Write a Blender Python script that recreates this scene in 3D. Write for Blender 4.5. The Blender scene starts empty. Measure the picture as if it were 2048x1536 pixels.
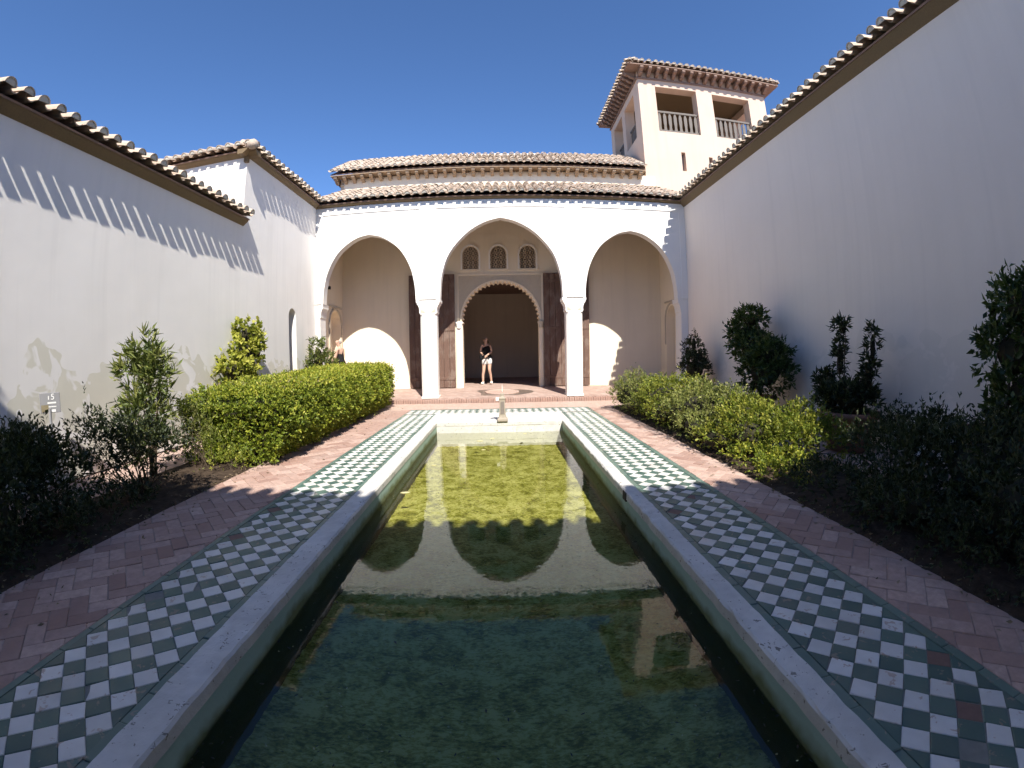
import bpy, bmesh, math, random
import numpy as np
from mathutils import Vector, Matrix
from mathutils.geometry import tessellate_polygon

sc = bpy.context.scene
col = sc.collection
R = math.radians
rng = np.random.default_rng(7)
random.seed(7)

# ------------------------------------------------------------------ camera: a wide action-camera lens
F_PX, K3 = 883.71, 0.0716            # lens: radius(px at 2048 wide) = F*(theta + K3*theta^3)
PITCH, YAW, ROLL, CAM_H = -0.07252, 0.02287, -0.01681, 1.333
cam = bpy.data.cameras.new("camera")
cam_o = bpy.data.objects.new("camera", cam)
col.objects.link(cam_o)
sc.camera = cam_o
cam.type = 'PANO'
cam.panorama_type = 'FISHEYE_LENS_POLYNOMIAL'
cam.sensor_fit = 'HORIZONTAL'
cam.sensor_width, cam.sensor_height = 36.0, 27.0
th = np.linspace(0, 1.36, 400)
rm = F_PX * (th + K3 * th ** 3) * 36.0 / 2048.0
A = np.stack([rm, rm ** 2, rm ** 3, rm ** 4], 1)
kk = np.linalg.lstsq(A, th, rcond=None)[0]
cam.fisheye_fov = 3.1
cam.fisheye_polynomial_k0 = 0.0
cam.fisheye_polynomial_k1, cam.fisheye_polynomial_k2 = -kk[0], -kk[1]
cam.fisheye_polynomial_k3, cam.fisheye_polynomial_k4 = -kk[2], -kk[3]
cam.clip_start, cam.clip_end = 0.05, 1000
cy, sy = math.cos(YAW), math.sin(YAW)
fwd = Vector((sy, cy, 0)); right = Vector((cy, -sy, 0)); up = Vector((0, 0, 1))
f2 = fwd * math.cos(PITCH) + up * math.sin(PITCH)
u2 = -fwd * math.sin(PITCH) + up * math.cos(PITCH)
r3 = right * math.cos(ROLL) + u2 * math.sin(ROLL)
u3 = -right * math.sin(ROLL) + u2 * math.cos(ROLL)
cam_o.matrix_world = Matrix(((r3.x, u3.x, -f2.x, 0), (r3.y, u3.y, -f2.y, 0), (r3.z, u3.z, -f2.z, CAM_H), (0, 0, 0, 1)))

# ------------------------------------------------------------------ sky and sun
SUN = Vector((-0.67, 2.2, -2.455)).normalized()      # direction the light travels
world = bpy.data.worlds.new("World")
sc.world = world
world.use_nodes = True
wn = world.node_tree.nodes
sky = wn.new('ShaderNodeTexSky')
sky.sky_type = 'NISHITA'
sky.sun_disc = False
sky.sun_elevation = math.asin(-SUN.z)
sky.sun_rotation = math.atan2(-SUN.x, -SUN.y)
sky.air_density, sky.dust_density, sky.ozone_density = 0.82, 0.0, 10.0
world.node_tree.links.new(sky.outputs[0], wn['Background'].inputs[0])
wn['Background'].inputs[1].default_value = 0.118
sun = bpy.data.lights.new("sun", 'SUN')
sun.energy, sun.angle, sun.color = 5.0, R(0.53), (1.0, 0.945, 0.85)
sun_o = bpy.data.objects.new("sun", sun)
col.objects.link(sun_o)
sun_o.rotation_euler = SUN.to_track_quat('-Z', 'Y').to_euler()
sun_o.location = (0, 0, 30)
sc.view_settings.view_transform = 'Standard'
sc.view_settings.look = 'None'
sc.view_settings.gamma = 1.0
sc.view_settings.use_curve_mapping = False
sc.view_settings.exposure = 0.86
sc.render.engine = 'CYCLES'
sc.cycles.use_denoising = True
sc.cycles.max_bounces = 6
sc.cycles.diffuse_bounces = 5
sc.cycles.glossy_bounces = 3
sc.cycles.use_adaptive_sampling = True
sc.cycles.adaptive_threshold = 0.03
sc.cycles.transparent_max_bounces = 12
sc.cycles.caustics_reflective = False
sc.cycles.caustics_refractive = False
sc.cycles.sample_clamp_indirect = 6.0

# ------------------------------------------------------------------ helpers
WM = {}                                   # world matrices of what we build


def tag(o, label=None, cat=None, group=None, kind=None):
    if label: o['label'] = label
    if cat: o['category'] = cat
    if group: o['group'] = group
    if kind: o['kind'] = kind
    return o


def link(name, data, parent=None, M=None):
    o = bpy.data.objects.new(name, data)
    col.objects.link(o)
    M = M if M is not None else Matrix.Identity(4)
    WM[o.name] = M
    if parent is not None:
        o.parent = parent
        o.matrix_basis = WM[parent.name].inverted() @ M
    else:
        o.matrix_basis = M
    return o


def empty(name, loc):
    o = link(name, None, None, Matrix.Translation(loc))
    o.empty_display_size = 0.2
    return o


class MB:
    def __init__(s):
        s.v, s.f, s.m = [], [], []

    def add(s, vs, fs, mi=0):
        n = len(s.v)
        s.v += [tuple(p) for p in vs]
        s.f += [tuple(i + n for i in f) for f in fs]
        s.m += [mi] * len(fs)
        return s

    def box(s, lo, hi, mi=0):
        x0, y0, z0 = lo; x1, y1, z1 = hi
        return s.add([(x0, y0, z0), (x1, y0, z0), (x1, y1, z0), (x0, y1, z0), (x0, y0, z1), (x1, y0, z1), (x1, y1, z1), (x0, y1, z1)],
                     [(0, 3, 2, 1), (4, 5, 6, 7), (0, 1, 5, 4), (1, 2, 6, 5), (2, 3, 7, 6), (3, 0, 4, 7)], mi)

    def prism(s, loop, ext, mi=0):
        """extrude a closed 3-D loop along the vector ext"""
        n = len(loop); e = Vector(ext)
        a = [Vector(p) for p in loop]
        s.add(a + [p + e for p in a], [tuple(range(n)), tuple(range(2 * n - 1, n - 1, -1))] + [(i, i + n, (i + 1) % n + n, (i + 1) % n) for i in range(n)], mi)
        return s

    def plate(s, outer, holes, o, U, V, N, t, mi=0):
        """flat slab with holes: 2-D loops (u, v) at o + uU + vV, t thick along N"""
        o, U, V, N = Vector(o), Vector(U), Vector(V), Vector(N)
        loops = [outer] + list(holes)
        tri = tessellate_polygon([[Vector((p[0], p[1], 0)) for p in L] for L in loops])
        flat = [p for L in loops for p in L]
        n = len(flat)
        fr = [o + U * p[0] + V * p[1] for p in flat]
        s.add(fr + [p + N * t for p in fr], [tuple(x) for x in tri] + [(c + n, b + n, a + n) for a, b, c in tri], mi)
        base = len(s.v) - 2 * n; k = 0
        for L in loops:
            m = len(L)
            for i in range(m):
                a, b = base + k + i, base + k + (i + 1) % m
                s.f.append((a, b, b + n, a + n)); s.m.append(mi)
            k += m
        return s

    def lathe(s, prof, c, n=20, mi=0):
        """profile [(r, z)] turned round the vertical through c"""
        vs = [(c[0] + r * math.cos(2 * math.pi * i / n), c[1] + r * math.sin(2 * math.pi * i / n), c[2] + z) for r, z in prof for i in range(n)]
        m = len(prof)
        fs = [(j * n + i, j * n + (i + 1) % n, (j + 1) * n + (i + 1) % n, (j + 1) * n + i) for j in range(m - 1) for i in range(n)]
        fs += [tuple(range(n - 1, -1, -1)), tuple((m - 1) * n + i for i in range(n))]
        return s.add(vs, fs, mi)

    def tube(s, pts, rad, n=6, mi=0):
        pts = [Vector(p) for p in pts]
        if not hasattr(rad, '__len__'): rad = [rad] * len(pts)
        vs = []
        for i, p in enumerate(pts):
            d = (pts[min(i + 1, len(pts) - 1)] - pts[max(i - 1, 0)]).normalized()
            a = d.orthogonal().normalized(); b = d.cross(a)
            vs += [p + (a * math.cos(2 * math.pi * k / n) + b * math.sin(2 * math.pi * k / n)) * rad[i] for k in range(n)]
        m = len(pts)
        fs = [(j * n + i, j * n + (i + 1) % n, (j + 1) * n + (i + 1) % n, (j + 1) * n + i) for j in range(m - 1) for i in range(n)]
        fs += [tuple(range(n - 1, -1, -1)), tuple((m - 1) * n + i for i in range(n))]
        return s.add(vs, fs, mi)

    def mesh(s, name, mats, smooth=False, recalc=True, bevel=0):
        me = bpy.data.meshes.new(name)
        me.from_pydata(s.v, [], s.f)
        for m in (mats if isinstance(mats, (list, tuple)) else [mats]):
            me.materials.append(m)
        if any(s.m): me.polygons.foreach_set('material_index', s.m)
        if recalc or bevel:
            bm = bmesh.new(); bm.from_mesh(me)
            if recalc: bmesh.ops.recalc_face_normals(bm, faces=bm.faces)
            if bevel:
                es = [e for e in bm.edges if len(e.link_faces) == 2 and e.calc_face_angle(0) > 0.5]
                bmesh.ops.bevel(bm, geom=es, offset=bevel, segments=1, affect='EDGES', clamp_overlap=True)
            bm.to_mesh(me); bm.free()
        if smooth: me.polygons.foreach_set('use_smooth', [True] * len(me.polygons))
        return me

    def build(s, name, mats, parent=None, smooth=False, recalc=True, bevel=0):
        return link(name, s.mesh(name, mats, smooth, recalc, bevel), parent)


# ------------------------------------------------------------------ materials
class NT:
    def __init__(s, name):
        s.m = bpy.data.materials.new(name); s.m.use_nodes = True
        s.t = s.m.node_tree; s.n = s.t.nodes
        s.b = s.n['Principled BSDF']; s.out = s.n['Material Output']
        s.pos = s.n.new('ShaderNodeNewGeometry').outputs['Position']

    def l(s, a, b): s.t.links.new(a, b)

    def noise(s, scale, detail=4, rough=0.6, stretch=None, dist=0.0, vec=None):
        n = s.n.new('ShaderNodeTexNoise')
        n.inputs['Scale'].default_value = scale; n.inputs['Detail'].default_value = min(detail, 3)
        n.inputs['Roughness'].default_value = rough; n.inputs['Distortion'].default_value = dist
        v = vec or s.pos
        if stretch:
            mp = s.n.new('ShaderNodeMapping'); mp.inputs['Scale'].default_value = stretch
            s.l(v, mp.inputs[0]); v = mp.outputs[0]
        s.l(v, n.inputs['Vector'])
        return n.outputs['Fac']

    def ramp(s, fac, stops, mode='LINEAR'):
        r = s.n.new('ShaderNodeValToRGB'); cr = r.color_ramp; cr.interpolation = mode
        while len(cr.elements) < len(stops): cr.elements.new(0.5)
        for e, (p, c) in zip(cr.elements, stops):
            e.position = p; e.color = (c, c, c, 1) if isinstance(c, (int, float)) else (*c, 1)
        s.l(fac, r.inputs[0])
        return r.outputs[0]

    def mix(s, fac, a, b, mode='MIX'):
        x = s.n.new('ShaderNodeMix'); x.data_type = 'RGBA'; x.blend_type = mode
        for k_, v in ((0, fac), (6, a), (7, b)):
            sock = x.inputs[k_]
            if isinstance(v, (int, float)): sock.default_value = v if k_ == 0 else (v, v, v, 1)
            elif isinstance(v, tuple): sock.default_value = (*v, 1)
            else: s.l(v, sock)
        return x.outputs[2]

    def math(s, op, a, b=0.0, clamp=False):
        x = s.n.new('ShaderNodeMath'); x.operation = op; x.use_clamp = clamp
        for sock, v in zip(x.inputs, (a, b)):
            if isinstance(v, (int, float)): sock.default_value = v
            else: s.l(v, sock)
        return x.outputs[0]

    def axis(s, i):
        x = s.n.new('ShaderNodeSeparateXYZ'); s.l(s.pos, x.inputs[0]); return x.outputs[i]

    def rnd(s):
        return s.n.new('ShaderNodeObjectInfo').outputs['Random']

    def bump(s, h, strength=0.3, dist=0.01):
        b = s.n.new('ShaderNodeBump'); b.inputs['Strength'].default_value = strength; b.inputs['Distance'].default_value = dist
        s.l(h, b.inputs['Height']); s.l(b.outputs[0], s.b.inputs['Normal'])

    def fin(s, color, rough=0.85, spec=0.3):
        if isinstance(color, tuple): s.b.inputs['Base Color'].default_value = (*color, 1)
        else: s.l(color, s.b.inputs['Base Color'])
        if isinstance(rough, (int, float)): s.b.inputs['Roughness'].default_value = rough
        else: s.l(rough, s.b.inputs['Roughness'])
        s.b.inputs['Specular IOR Level'].default_value = spec
        return s.m


def plain(name, c, rough=0.8, var=0.15, scale=12, spec=0.3):
    t = NT(name)
    d = tuple(x * (1 - var) for x in c)
    return t.fin(t.mix(t.noise(scale), d, tuple(min(1, x * (1 + var * 0.6)) for x in c)), rough, spec)


def plaster(name, c, stain=0.0, warm=(0.60, 0.57, 0.47), streak=0.06):
    t = NT(name)
    big = t.noise(0.9, 5, 0.6)
    base = t.mix(t.ramp(big, [(0.35, 0), (0.7, 1)]), tuple(x * (1 - streak) for x in c), c)
    st = t.noise(1.6, 4, 0.6, stretch=(2.2, 2.2, 0.25))
    base = t.mix(t.ramp(st, [(0.5, 0.0), (0.75, 0.5)]), base, tuple(x * (1 - 2 * streak) for x in c))
    fs_ = t.noise(1.0, 3, 0.6, stretch=(5.5, 5.5, 0.22))
    base = t.mix(t.ramp(fs_, [(0.52, 0.0), (0.72, 0.55)]), base, tuple(x * (1 - 2.4 * streak) for x in c))
    if stain:
        # flaking limewash and rising damp near the ground, with an uneven upper edge
        edge = t.math('ADD', t.math('MULTIPLY', t.noise(0.9, 5, 0.7), 2.7), t.math('MULTIPLY', t.axis(2), -1.0))
        f = t.ramp(edge, [(0.0, 0), (0.02, 1)])
        patch = t.ramp(t.noise(2.3, 5, 0.6, dist=0.6), [(0.43, 0), (0.465, 1)])
        f2_ = t.math('MULTIPLY', f, patch)
        f2_ = t.math('MULTIPLY', f2_, stain)
        base = t.mix(f2_, base, t.mix(t.noise(5, 4), warm, tuple(x * 1.12 for x in warm)))
    t.bump(t.noise(3.2, 3, 0.6), 0.16, 0.02)
    return t.fin(base, 0.92, 0.15)


M = {}
M['white'] = plaster('white_plaster', (0.84, 0.81, 0.77), 0, streak=0.02)
M['whitewall'] = plaster('limewash_wall', (0.83, 0.80, 0.76), 0.8, streak=0.05)
M['wallright'] = plaster('limewash_wall_clean', (0.88, 0.785, 0.695), 0.3, warm=(0.66, 0.60, 0.52), streak=0.035)
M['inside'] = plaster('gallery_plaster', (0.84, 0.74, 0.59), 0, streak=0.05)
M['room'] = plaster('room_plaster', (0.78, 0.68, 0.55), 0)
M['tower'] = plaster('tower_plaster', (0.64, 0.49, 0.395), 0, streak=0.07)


def wood(name, c, wear=0.0):
    t = NT(name)
    g = t.noise(9, 6, 0.7, stretch=(6, 6, 0.5))
    base = t.mix(g, tuple(x * 0.6 for x in c), tuple(x * 1.25 for x in c))
    if wear:
        low = t.ramp(t.axis(2), [(0.0, 1), (1.0, 0)])
        n = t.ramp(t.noise(6, 5, 0.7, stretch=(1, 1, 0.4)), [(0.5, 0), (0.62, 1)])
        base = t.mix(t.math('MULTIPLY', n, wear), base, (0.30, 0.25, 0.21))
    t.bump(g, 0.3, 0.01)
    return t.fin(base, 0.7, 0.3)


M['eave'] = wood('eave_wood', (0.19, 0.135, 0.075))
M['bracket'] = wood('bracket_wood', (0.25, 0.165, 0.13))
M['beam'] = wood('hall_eave_wood', (0.36, 0.27, 0.19))
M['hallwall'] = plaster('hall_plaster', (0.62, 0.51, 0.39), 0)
M['door'] = wood('door_wood', (0.145, 0.088, 0.068), 0.3)
M['railwood'] = wood('rail_wood', (0.16, 0.14, 0.125))


def rooftile(name, c1, c2):
    t = NT(name)
    base = t.mix(t.rnd(), c1, c2)
    li = t.ramp(t.noise(9, 6, 0.7), [(0.42, 0), (0.62, 1)])
    base = t.mix(t.math('MULTIPLY', li, 0.65), base, (0.42, 0.39, 0.34))
    dk = t.ramp(t.noise(5, 6, 0.75), [(0.55, 0), (0.72, 1)])
    base = t.mix(t.math('MULTIPLY', dk, 0.28), base, (0.12, 0.10, 0.085))
    t.bump(t.noise(60, 3), 0.3, 0.004)
    return t.fin(base, 0.9, 0.2)


M['rtile'] = rooftile('clay_roof_tile', (0.46, 0.345, 0.26), (0.63, 0.50, 0.40))
M['mortar'] = plain('tile_mortar', (0.62, 0.58, 0.50), 0.95, 0.25, 30, 0.1)
M['ridge'] = plain('ridge_mortar', (0.66, 0.63, 0.58), 0.95, 0.2, 14, 0.1)


def glazed(name, c1, c2, wornc):
    t = NT(name)
    base = t.mix(t.rnd(), c1, c2)
    base = t.mix(t.ramp(t.noise(9, 5, 0.7), [(0.3, 0.25), (0.7, 0)]), base, tuple(x * 0.7 for x in c1))
    w = t.ramp(t.noise(13, 6, 0.75, dist=0.5), [(0.62, 0), (0.645, 1)])
    base = t.mix(w, base, wornc)
    dirt = t.ramp(t.noise(2.2, 5, 0.7), [(0.45, 0), (0.8, 0.35)])
    base = t.mix(dirt, base, (0.20, 0.18, 0.15))
    t.bump(t.noise(25, 3), 0.15, 0.004)
    return t.fin(base, t.ramp(t.noise(6, 4), [(0.3, 0.28), (0.7, 0.55)]), 0.5)


M['twhite'] = glazed('white_glazed_tile', (0.60, 0.585, 0.55), (0.74, 0.725, 0.69), (0.45, 0.36, 0.30))
M['tgreen'] = glazed('green_glazed_tile', (0.05, 0.10, 0.085), (0.085, 0.155, 0.125), (0.20, 0.18, 0.14))
M['tborder'] = glazed('green_border_tile', (0.085, 0.145, 0.12), (0.13, 0.20, 0.165), (0.24, 0.21, 0.17))
M['tbare'] = plain('bare_terracotta', (0.20, 0.125, 0.10), 0.9, 0.35, 25)


def brickm(name):
    t = NT(name)
    base = t.mix(t.rnd(), (0.32, 0.195, 0.155), (0.54, 0.39, 0.325))
    base = t.mix(t.ramp(t.noise(16, 6, 0.7), [(0.35, 0.45), (0.65, 0)]), base, (0.24, 0.165, 0.14))
    base = t.mix(t.ramp(t.noise(1.3, 4), [(0.5, 0), (0.75, 0.35)]), base, (0.50, 0.42, 0.38))
    t.bump(t.noise(45, 4), 0.35, 0.005)
    return t.fin(base, 0.88, 0.25)


M['brick'] = brickm('terracotta_brick')
M['joint'] = plain('joint_mortar', (0.36, 0.30, 0.26), 0.95, 0.3, 20, 0.1)
M['grout'] = plain('tile_grout', (0.22, 0.22, 0.20), 0.95, 0.3, 20, 0.1)


def pavem():
    t = NT('brick_paving')
    mp = t.n.new('ShaderNodeMapping'); mp.inputs['Rotation'].default_value = (0, 0, R(45)); t.l(t.pos, mp.inputs[0])
    b = t.n.new('ShaderNodeTexBrick'); t.l(mp.outputs[0], b.inputs[0])
    b.inputs['Scale'].default_value = 1.0; b.inputs['Brick Width'].default_value = 0.25; b.inputs['Row Height'].default_value = 0.125
    b.inputs['Mortar Size'].default_value = 0.007
    b.inputs['Color1'].default_value = (0.37, 0.255, 0.215, 1); b.inputs['Color2'].default_value = (0.49, 0.36, 0.31, 1)
    b.inputs['Mortar'].default_value = (0.36, 0.30, 0.26, 1)
    c = t.mix(t.ramp(t.noise(10, 5), [(0.35, 0.4), (0.65, 0)]), b.outputs['Color'], (0.27, 0.19, 0.16))
    t.bump(b.outputs['Fac'], -0.4, 0.005)
    return t.fin(c, 0.9, 0.2)


M['paving'] = pavem()


def soilm():
    t = NT('garden_soil')
    c = t.ramp(t.noise(8, 8, 0.75), [(0.3, (0.03, 0.021, 0.015)), (0.6, (0.07, 0.05, 0.036)), (0.8, (0.13, 0.10, 0.075))])
    t.bump(t.noise(14, 8, 0.75), 0.9, 0.03)
    return t.fin(c, 1.0, 0.1)


M['soil'] = soilm()


def coping():
    t = NT('painted_coping')
    c = t.mix(t.ramp(t.noise(3, 5, 0.7), [(0.4, 0), (0.7, 1)]), (0.50, 0.485, 0.455), (0.70, 0.68, 0.64))
    ch = t.ramp(t.noise(22, 6, 0.8, dist=0.6), [(0.63, 0), (0.65, 1)])
    c = t.mix(ch, c, (0.20, 0.185, 0.16))
    c = t.mix(t.ramp(t.noise(1.5, 5, 0.75), [(0.5, 0), (0.7, 0.55)]), c, (0.34, 0.33, 0.30))
    t.bump(t.noise(18, 6, 0.7), 0.4, 0.012)
    return t.fin(c, 0.8, 0.3)


M['coping'] = coping()


def basin():
    t = NT('pool_lining')
    z = t.axis(2)
    lower = t.ramp(t.math('ADD', t.math('MULTIPLY', z, -4.0), t.math('MULTIPLY', t.noise(3, 5, 0.7), 0.6)), [(0.75, 0), (1.5, 1)])
    algae = t.mix(t.noise(4, 6, 0.7), (0.10, 0.12, 0.055), (0.17, 0.20, 0.10))
    c = t.mix(lower, t.mix(t.noise(2), (0.27, 0.39, 0.33), (0.36, 0.47, 0.41)), algae)
    wob = t.math('ADD', z, t.math('MULTIPLY', t.noise(6, 3), 0.05))
    tide = t.ramp(t.math('ADD', wob, 0.29), [(0.10, 0.85), (0.12, 0.8), (0.14, 0.0)])
    c = t.mix(tide, c, (0.075, 0.07, 0.04))
    t.bump(t.noise(14, 5), 0.3, 0.01)
    return t.fin(c, 0.8, 0.3)


M['basin'] = basin()


def pond():
    t = NT('pool_floor_algae')
    n1 = t.noise(5.0, 8, 0.78, dist=0.4); n2 = t.noise(28, 5, 0.7, stretch=(1, 2.2, 1))
    n = t.math('ADD', t.math('MULTIPLY', n1, 0.5), t.math('MULTIPLY', n2, 0.5))
    c = t.ramp(n, [(0.41, (0.13, 0.125, 0.016)), (0.5, (0.33, 0.315, 0.065)), (0.57, (0.50, 0.47, 0.16))])
    sp = t.ramp(t.noise(48, 3, 0.6), [(0.65, 0), (0.70, 1)])
    c = t.mix(t.math('MULTIPLY', sp, 0.7), c, (0.50, 0.48, 0.28))
    t.bump(n, 0.6, 0.03)
    return t.fin(c, 0.9, 0.1)


M['pond'] = pond()


def waterm():
    t = NT('pool_water')
    fr = t.n.new('ShaderNodeFresnel'); fr.inputs['IOR'].default_value = 1.42
    gl = t.n.new('ShaderNodeBsdfGlossy'); gl.inputs['Roughness'].default_value = 0.0
    tr = t.n.new('ShaderNodeBsdfTransparent'); tr.inputs['Color'].default_value = (0.94, 0.96, 0.86, 1)
    mx = t.n.new('ShaderNodeMixShader')
    b = t.n.new('ShaderNodeBump'); b.inputs['Strength'].default_value = 0.07; b.inputs['Distance'].default_value = 0.02
    h = t.math('ADD', t.noise(2.5, 3, 0.5), t.math('MULTIPLY', t.noise(22, 3, 0.5), 0.16))
    t.l(h, b.inputs['Height']); t.l(b.outputs[0], gl.inputs['Normal']); t.l(b.outputs[0], fr.inputs['Normal'])
    t.l(fr.outputs[0], mx.inputs[0]); t.l(tr.outputs[0], mx.inputs[1]); t.l(gl.outputs[0], mx.inputs[2])
    t.l(mx.outputs[0], t.out.inputs[0])
    t.n.remove(t.b)
    return t.m


M['water'] = waterm()
M['stone'] = plain('spout_stone', (0.36, 0.31, 0.25), 0.85, 0.3, 18)
M['stonedark'] = plain('spout_panel', (0.20, 0.17, 0.15), 0.85, 0.3, 18)
M['wet'] = plain('wet_brick', (0.19, 0.145, 0.12), 0.35, 0.3, 10, 0.5)
M['terracotta'] = plain('terracotta_pot', (0.24, 0.125, 0.085), 0.85, 0.3, 9)
M['pvc'] = plain('white_box', (0.75, 0.74, 0.70), 0.5, 0.05)
M['metal'] = plain('sign_metal', (0.27, 0.27, 0.28), 0.45, 0.1)
M['print'] = plain('sign_print', (0.78, 0.78, 0.76), 0.6, 0.05)
M['printo'] = plain('sign_picture', (0.25, 0.21, 0.13), 0.6, 0.4, 40)
M['lattice'] = plain('stucco_lattice', (0.50, 0.40, 0.30), 0.9, 0.2, 25)
M['carved'] = plain('carved_stucco', (0.54, 0.475, 0.385), 0.9, 0.14, 14)
M['dark'] = plain('dark_recess', (0.05, 0.042, 0.035), 0.9, 0.2)

# ================================================================== ground, pool, paving
D = 0.16; TS = D / math.sqrt(2)
XL, YL = -1.4947, 0.628          # inner tips of the white tiles beside the pool
XR, YR = 1.3367, 1.2755
PX0, PX1, PY0, PY1 = -1.262, 1.142, -0.85, 8.30
WATER_Z = -0.19

g = MB()
big = 60
g.plate([(-big, -big), (big, -big), (big, big), (-big, big)], [[(PX0 - .06, PY0 - .06), (PX1 + .06, PY0 - .06), (PX1 + .06, PY1 + .06), (PX0 - .06, PY1 + .06)]],
        (0, 0, -0.022), (1, 0, 0), (0, 1, 0), (0, 0, -1), 0.05)
tag(g.build('ground', M['paving']), 'terracotta brick paving of the courtyard', kind='structure')


def soil(name, x0, x1, y0, y1, label):
    nx, ny = 14, 110
    xs = np.linspace(x0, x1, nx); ys = np.linspace(y0, y1, ny)
    X, Y = np.meshgrid(xs, ys)
    e = np.minimum(np.minimum(X - x0, x1 - X), 0.12) / 0.12
    Z = -0.03 + 0.05 * e + rng.normal(0, 0.012, X.shape) * e
    vs = np.stack([X, Y, Z], -1).reshape(-1, 3)
    fs = [(j * nx + i, j * nx + i + 1, (j + 1) * nx + i + 1, (j + 1) * nx + i) for j in range(ny - 1) for i in range(nx - 1)]
    b = MB(); b.v = [tuple(v) for v in vs]; b.f = fs; b.m = [0] * len(fs)
    tag(b.build(name, M['soil'], None, True, False), label, kind='structure')


soil('soil_bed', -4.30, -3.115, -0.8, 11.1, 'dark earth bed under the clipped hedge')
soil('soil_bed', 2.60, 3.85, -0.8, 10.3, 'dark earth bed under the row of loose bushes')

# pool shell, one piece: walls and floor
pb = MB()
zb = -0.46
pb.box((PX0 - .12, PY0 - .12, zb), (PX0, PY1 + .12, -0.03)); pb.box((PX1, PY0 - .12, zb), (PX1 + .12, PY1 + .12, -0.03))
pb.box((PX0, PY0 - .12, zb), (PX1, PY0, -0.03))
basin_o = tag(pb.build('pool_basin', M['basin']), 'sunken rectangular pool with green stained walls', kind='structure')
MB().box((PX0, PY1, zb), (PX1, PY1 + .12, -0.03)).build('end_wall', M['coping'], basin_o)  # white where the side walls are green: sunlit look put into the colour
nx, ny = 60, 200
X, Y = np.meshgrid(np.linspace(PX0, PX1, nx), np.linspace(PY0, PY1, ny))
Z = zb + 0.01 + rng.normal(0, 0.006, X.shape)
pf = MB(); pf.v = [tuple(v) for v in np.stack([X, Y, Z], -1).reshape(-1, 3)]
pf.f = [(j * nx + i, j * nx + i + 1, (j + 1) * nx + i + 1, (j + 1) * nx + i) for j in range(ny - 1) for i in range(nx - 1)]; pf.m = [0] * len(pf.f)
pf.build('pool_floor', M['pond'], basin_o, True, False)
wt = MB(); wt.add([(PX0, PY0, WATER_Z), (PX1, PY0, WATER_Z), (PX1, PY1, WATER_Z), (PX0, PY1, WATER_Z)], [(0, 1, 2, 3)])
tag(wt.build('water', M['water'], None, False, False), 'still green pool water mirroring the arcade', kind='structure')


def kerb(a0, a1, b, along, zt=0.022, seg=0.35):
    """a coping length with uneven hand-painted edges; a0..a1 across, b = (from, to) along"""
    n = int((b[1] - b[0]) / 0.07); vs = []; fs = []
    for i in range(n + 1):
        t = b[0] + (b[1] - b[0]) * i / n
        e = [rng.normal(0, 0.0022) for _ in range(4)]
        ring = [(a0 + e[0], -0.05), (a0 + e[0], zt - 0.012), (a0 + 0.010 + e[1], zt + e[2] * .6), (a1 - 0.012 + e[3], zt + e[1] * .6), (a1 + e[3], zt - 0.014), (a1 + e[3] * .4, -0.05)]
        vs += [(x, t, z) if along == 'y' else (t, x, z) for x, z in ring]
    for i in range(n):
        for k in range(6):
            k2 = (k + 1) % 6
            fs.append((i * 6 + k, i * 6 + k2, (i + 1) * 6 + k2, (i + 1) * 6 + k))
    fs += [tuple(range(6)), tuple(n * 6 + k for k in range(5, -1, -1))]
    m = MB(); m.add(vs, fs); return m


cp = kerb(-1.440, PX0 + 0.006, (PY0, PY1), 'y').build('pool_coping', M['coping'])
tag(cp, 'white painted coping along the pool', kind='structure')
kerb(PX1 - 0.006, 1.277, (PY0, PY1), 'y').build('coping_side', M['coping'], cp)
kerb(PY1 - 0.006, 9.50, (-1.440, 1.277), 'x').build('coping_end', M['coping'], cp)
kerb(PY0 - .16, PY0 + 0.006, (-1.440, 1.277), 'x').build('coping_end', M['coping'], cp)


# ---------------- tiles laid on the diagonal
def tile_mesh(name, mat, poly, h=0.018, bev=0.003, drop=0.0):
    """flat convex piece: poly = 2-D loop round its centre, top at z = 0"""
    n = len(poly)
    c = np.mean(poly, 0)
    ins = [tuple(np.array(p) + (c - p) / np.linalg.norm(c - p) * bev * 1.4) for p in poly]
    vs = [(p[0], p[1], -h) for p in poly] + [(p[0], p[1], -bev - drop) for p in poly] + [(p[0], p[1], -drop) for p in ins]
    fs = [tuple(range(2 * n, 3 * n))]
    for L in (0, 1):
        fs += [(L * n + i, L * n + (i + 1) % n, (L + 1) * n + (i + 1) % n, (L + 1) * n + i) for i in range(n)]
    me = bpy.data.meshes.new(name); me.from_pydata(vs, [], fs); me.materials.append(mat)
    return me


gp = 0.0016
hd = D / 2 - gp * 1.4
dia = [(hd, 0), (0, hd), (-hd, 0), (0, -hd)]
half_r = [(-gp, -hd), (hd - gp, 0), (-gp, hd)]                      # pool-side / outer-side halves
T_W = [tile_mesh('white_tile', M['twhite'], dia), tile_mesh('white_tile', M['twhite'], [(hd, 0), (0.01, hd * .98), (-hd * .97, 0), (0, -hd)])]
T_G = tile_mesh('green_tile', M['tgreen'], dia)
T_B = tile_mesh('bare_tile', M['tbare'], dia, drop=0.005)
T_HL = tile_mesh('green_half_tile', M['tgreen'], [(gp, -hd), (hd, 0), (gp, hd)])
T_HR = tile_mesh('green_half_tile', M['tgreen'], [(-gp, -hd), (-gp, hd), (-hd, 0)])
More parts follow.
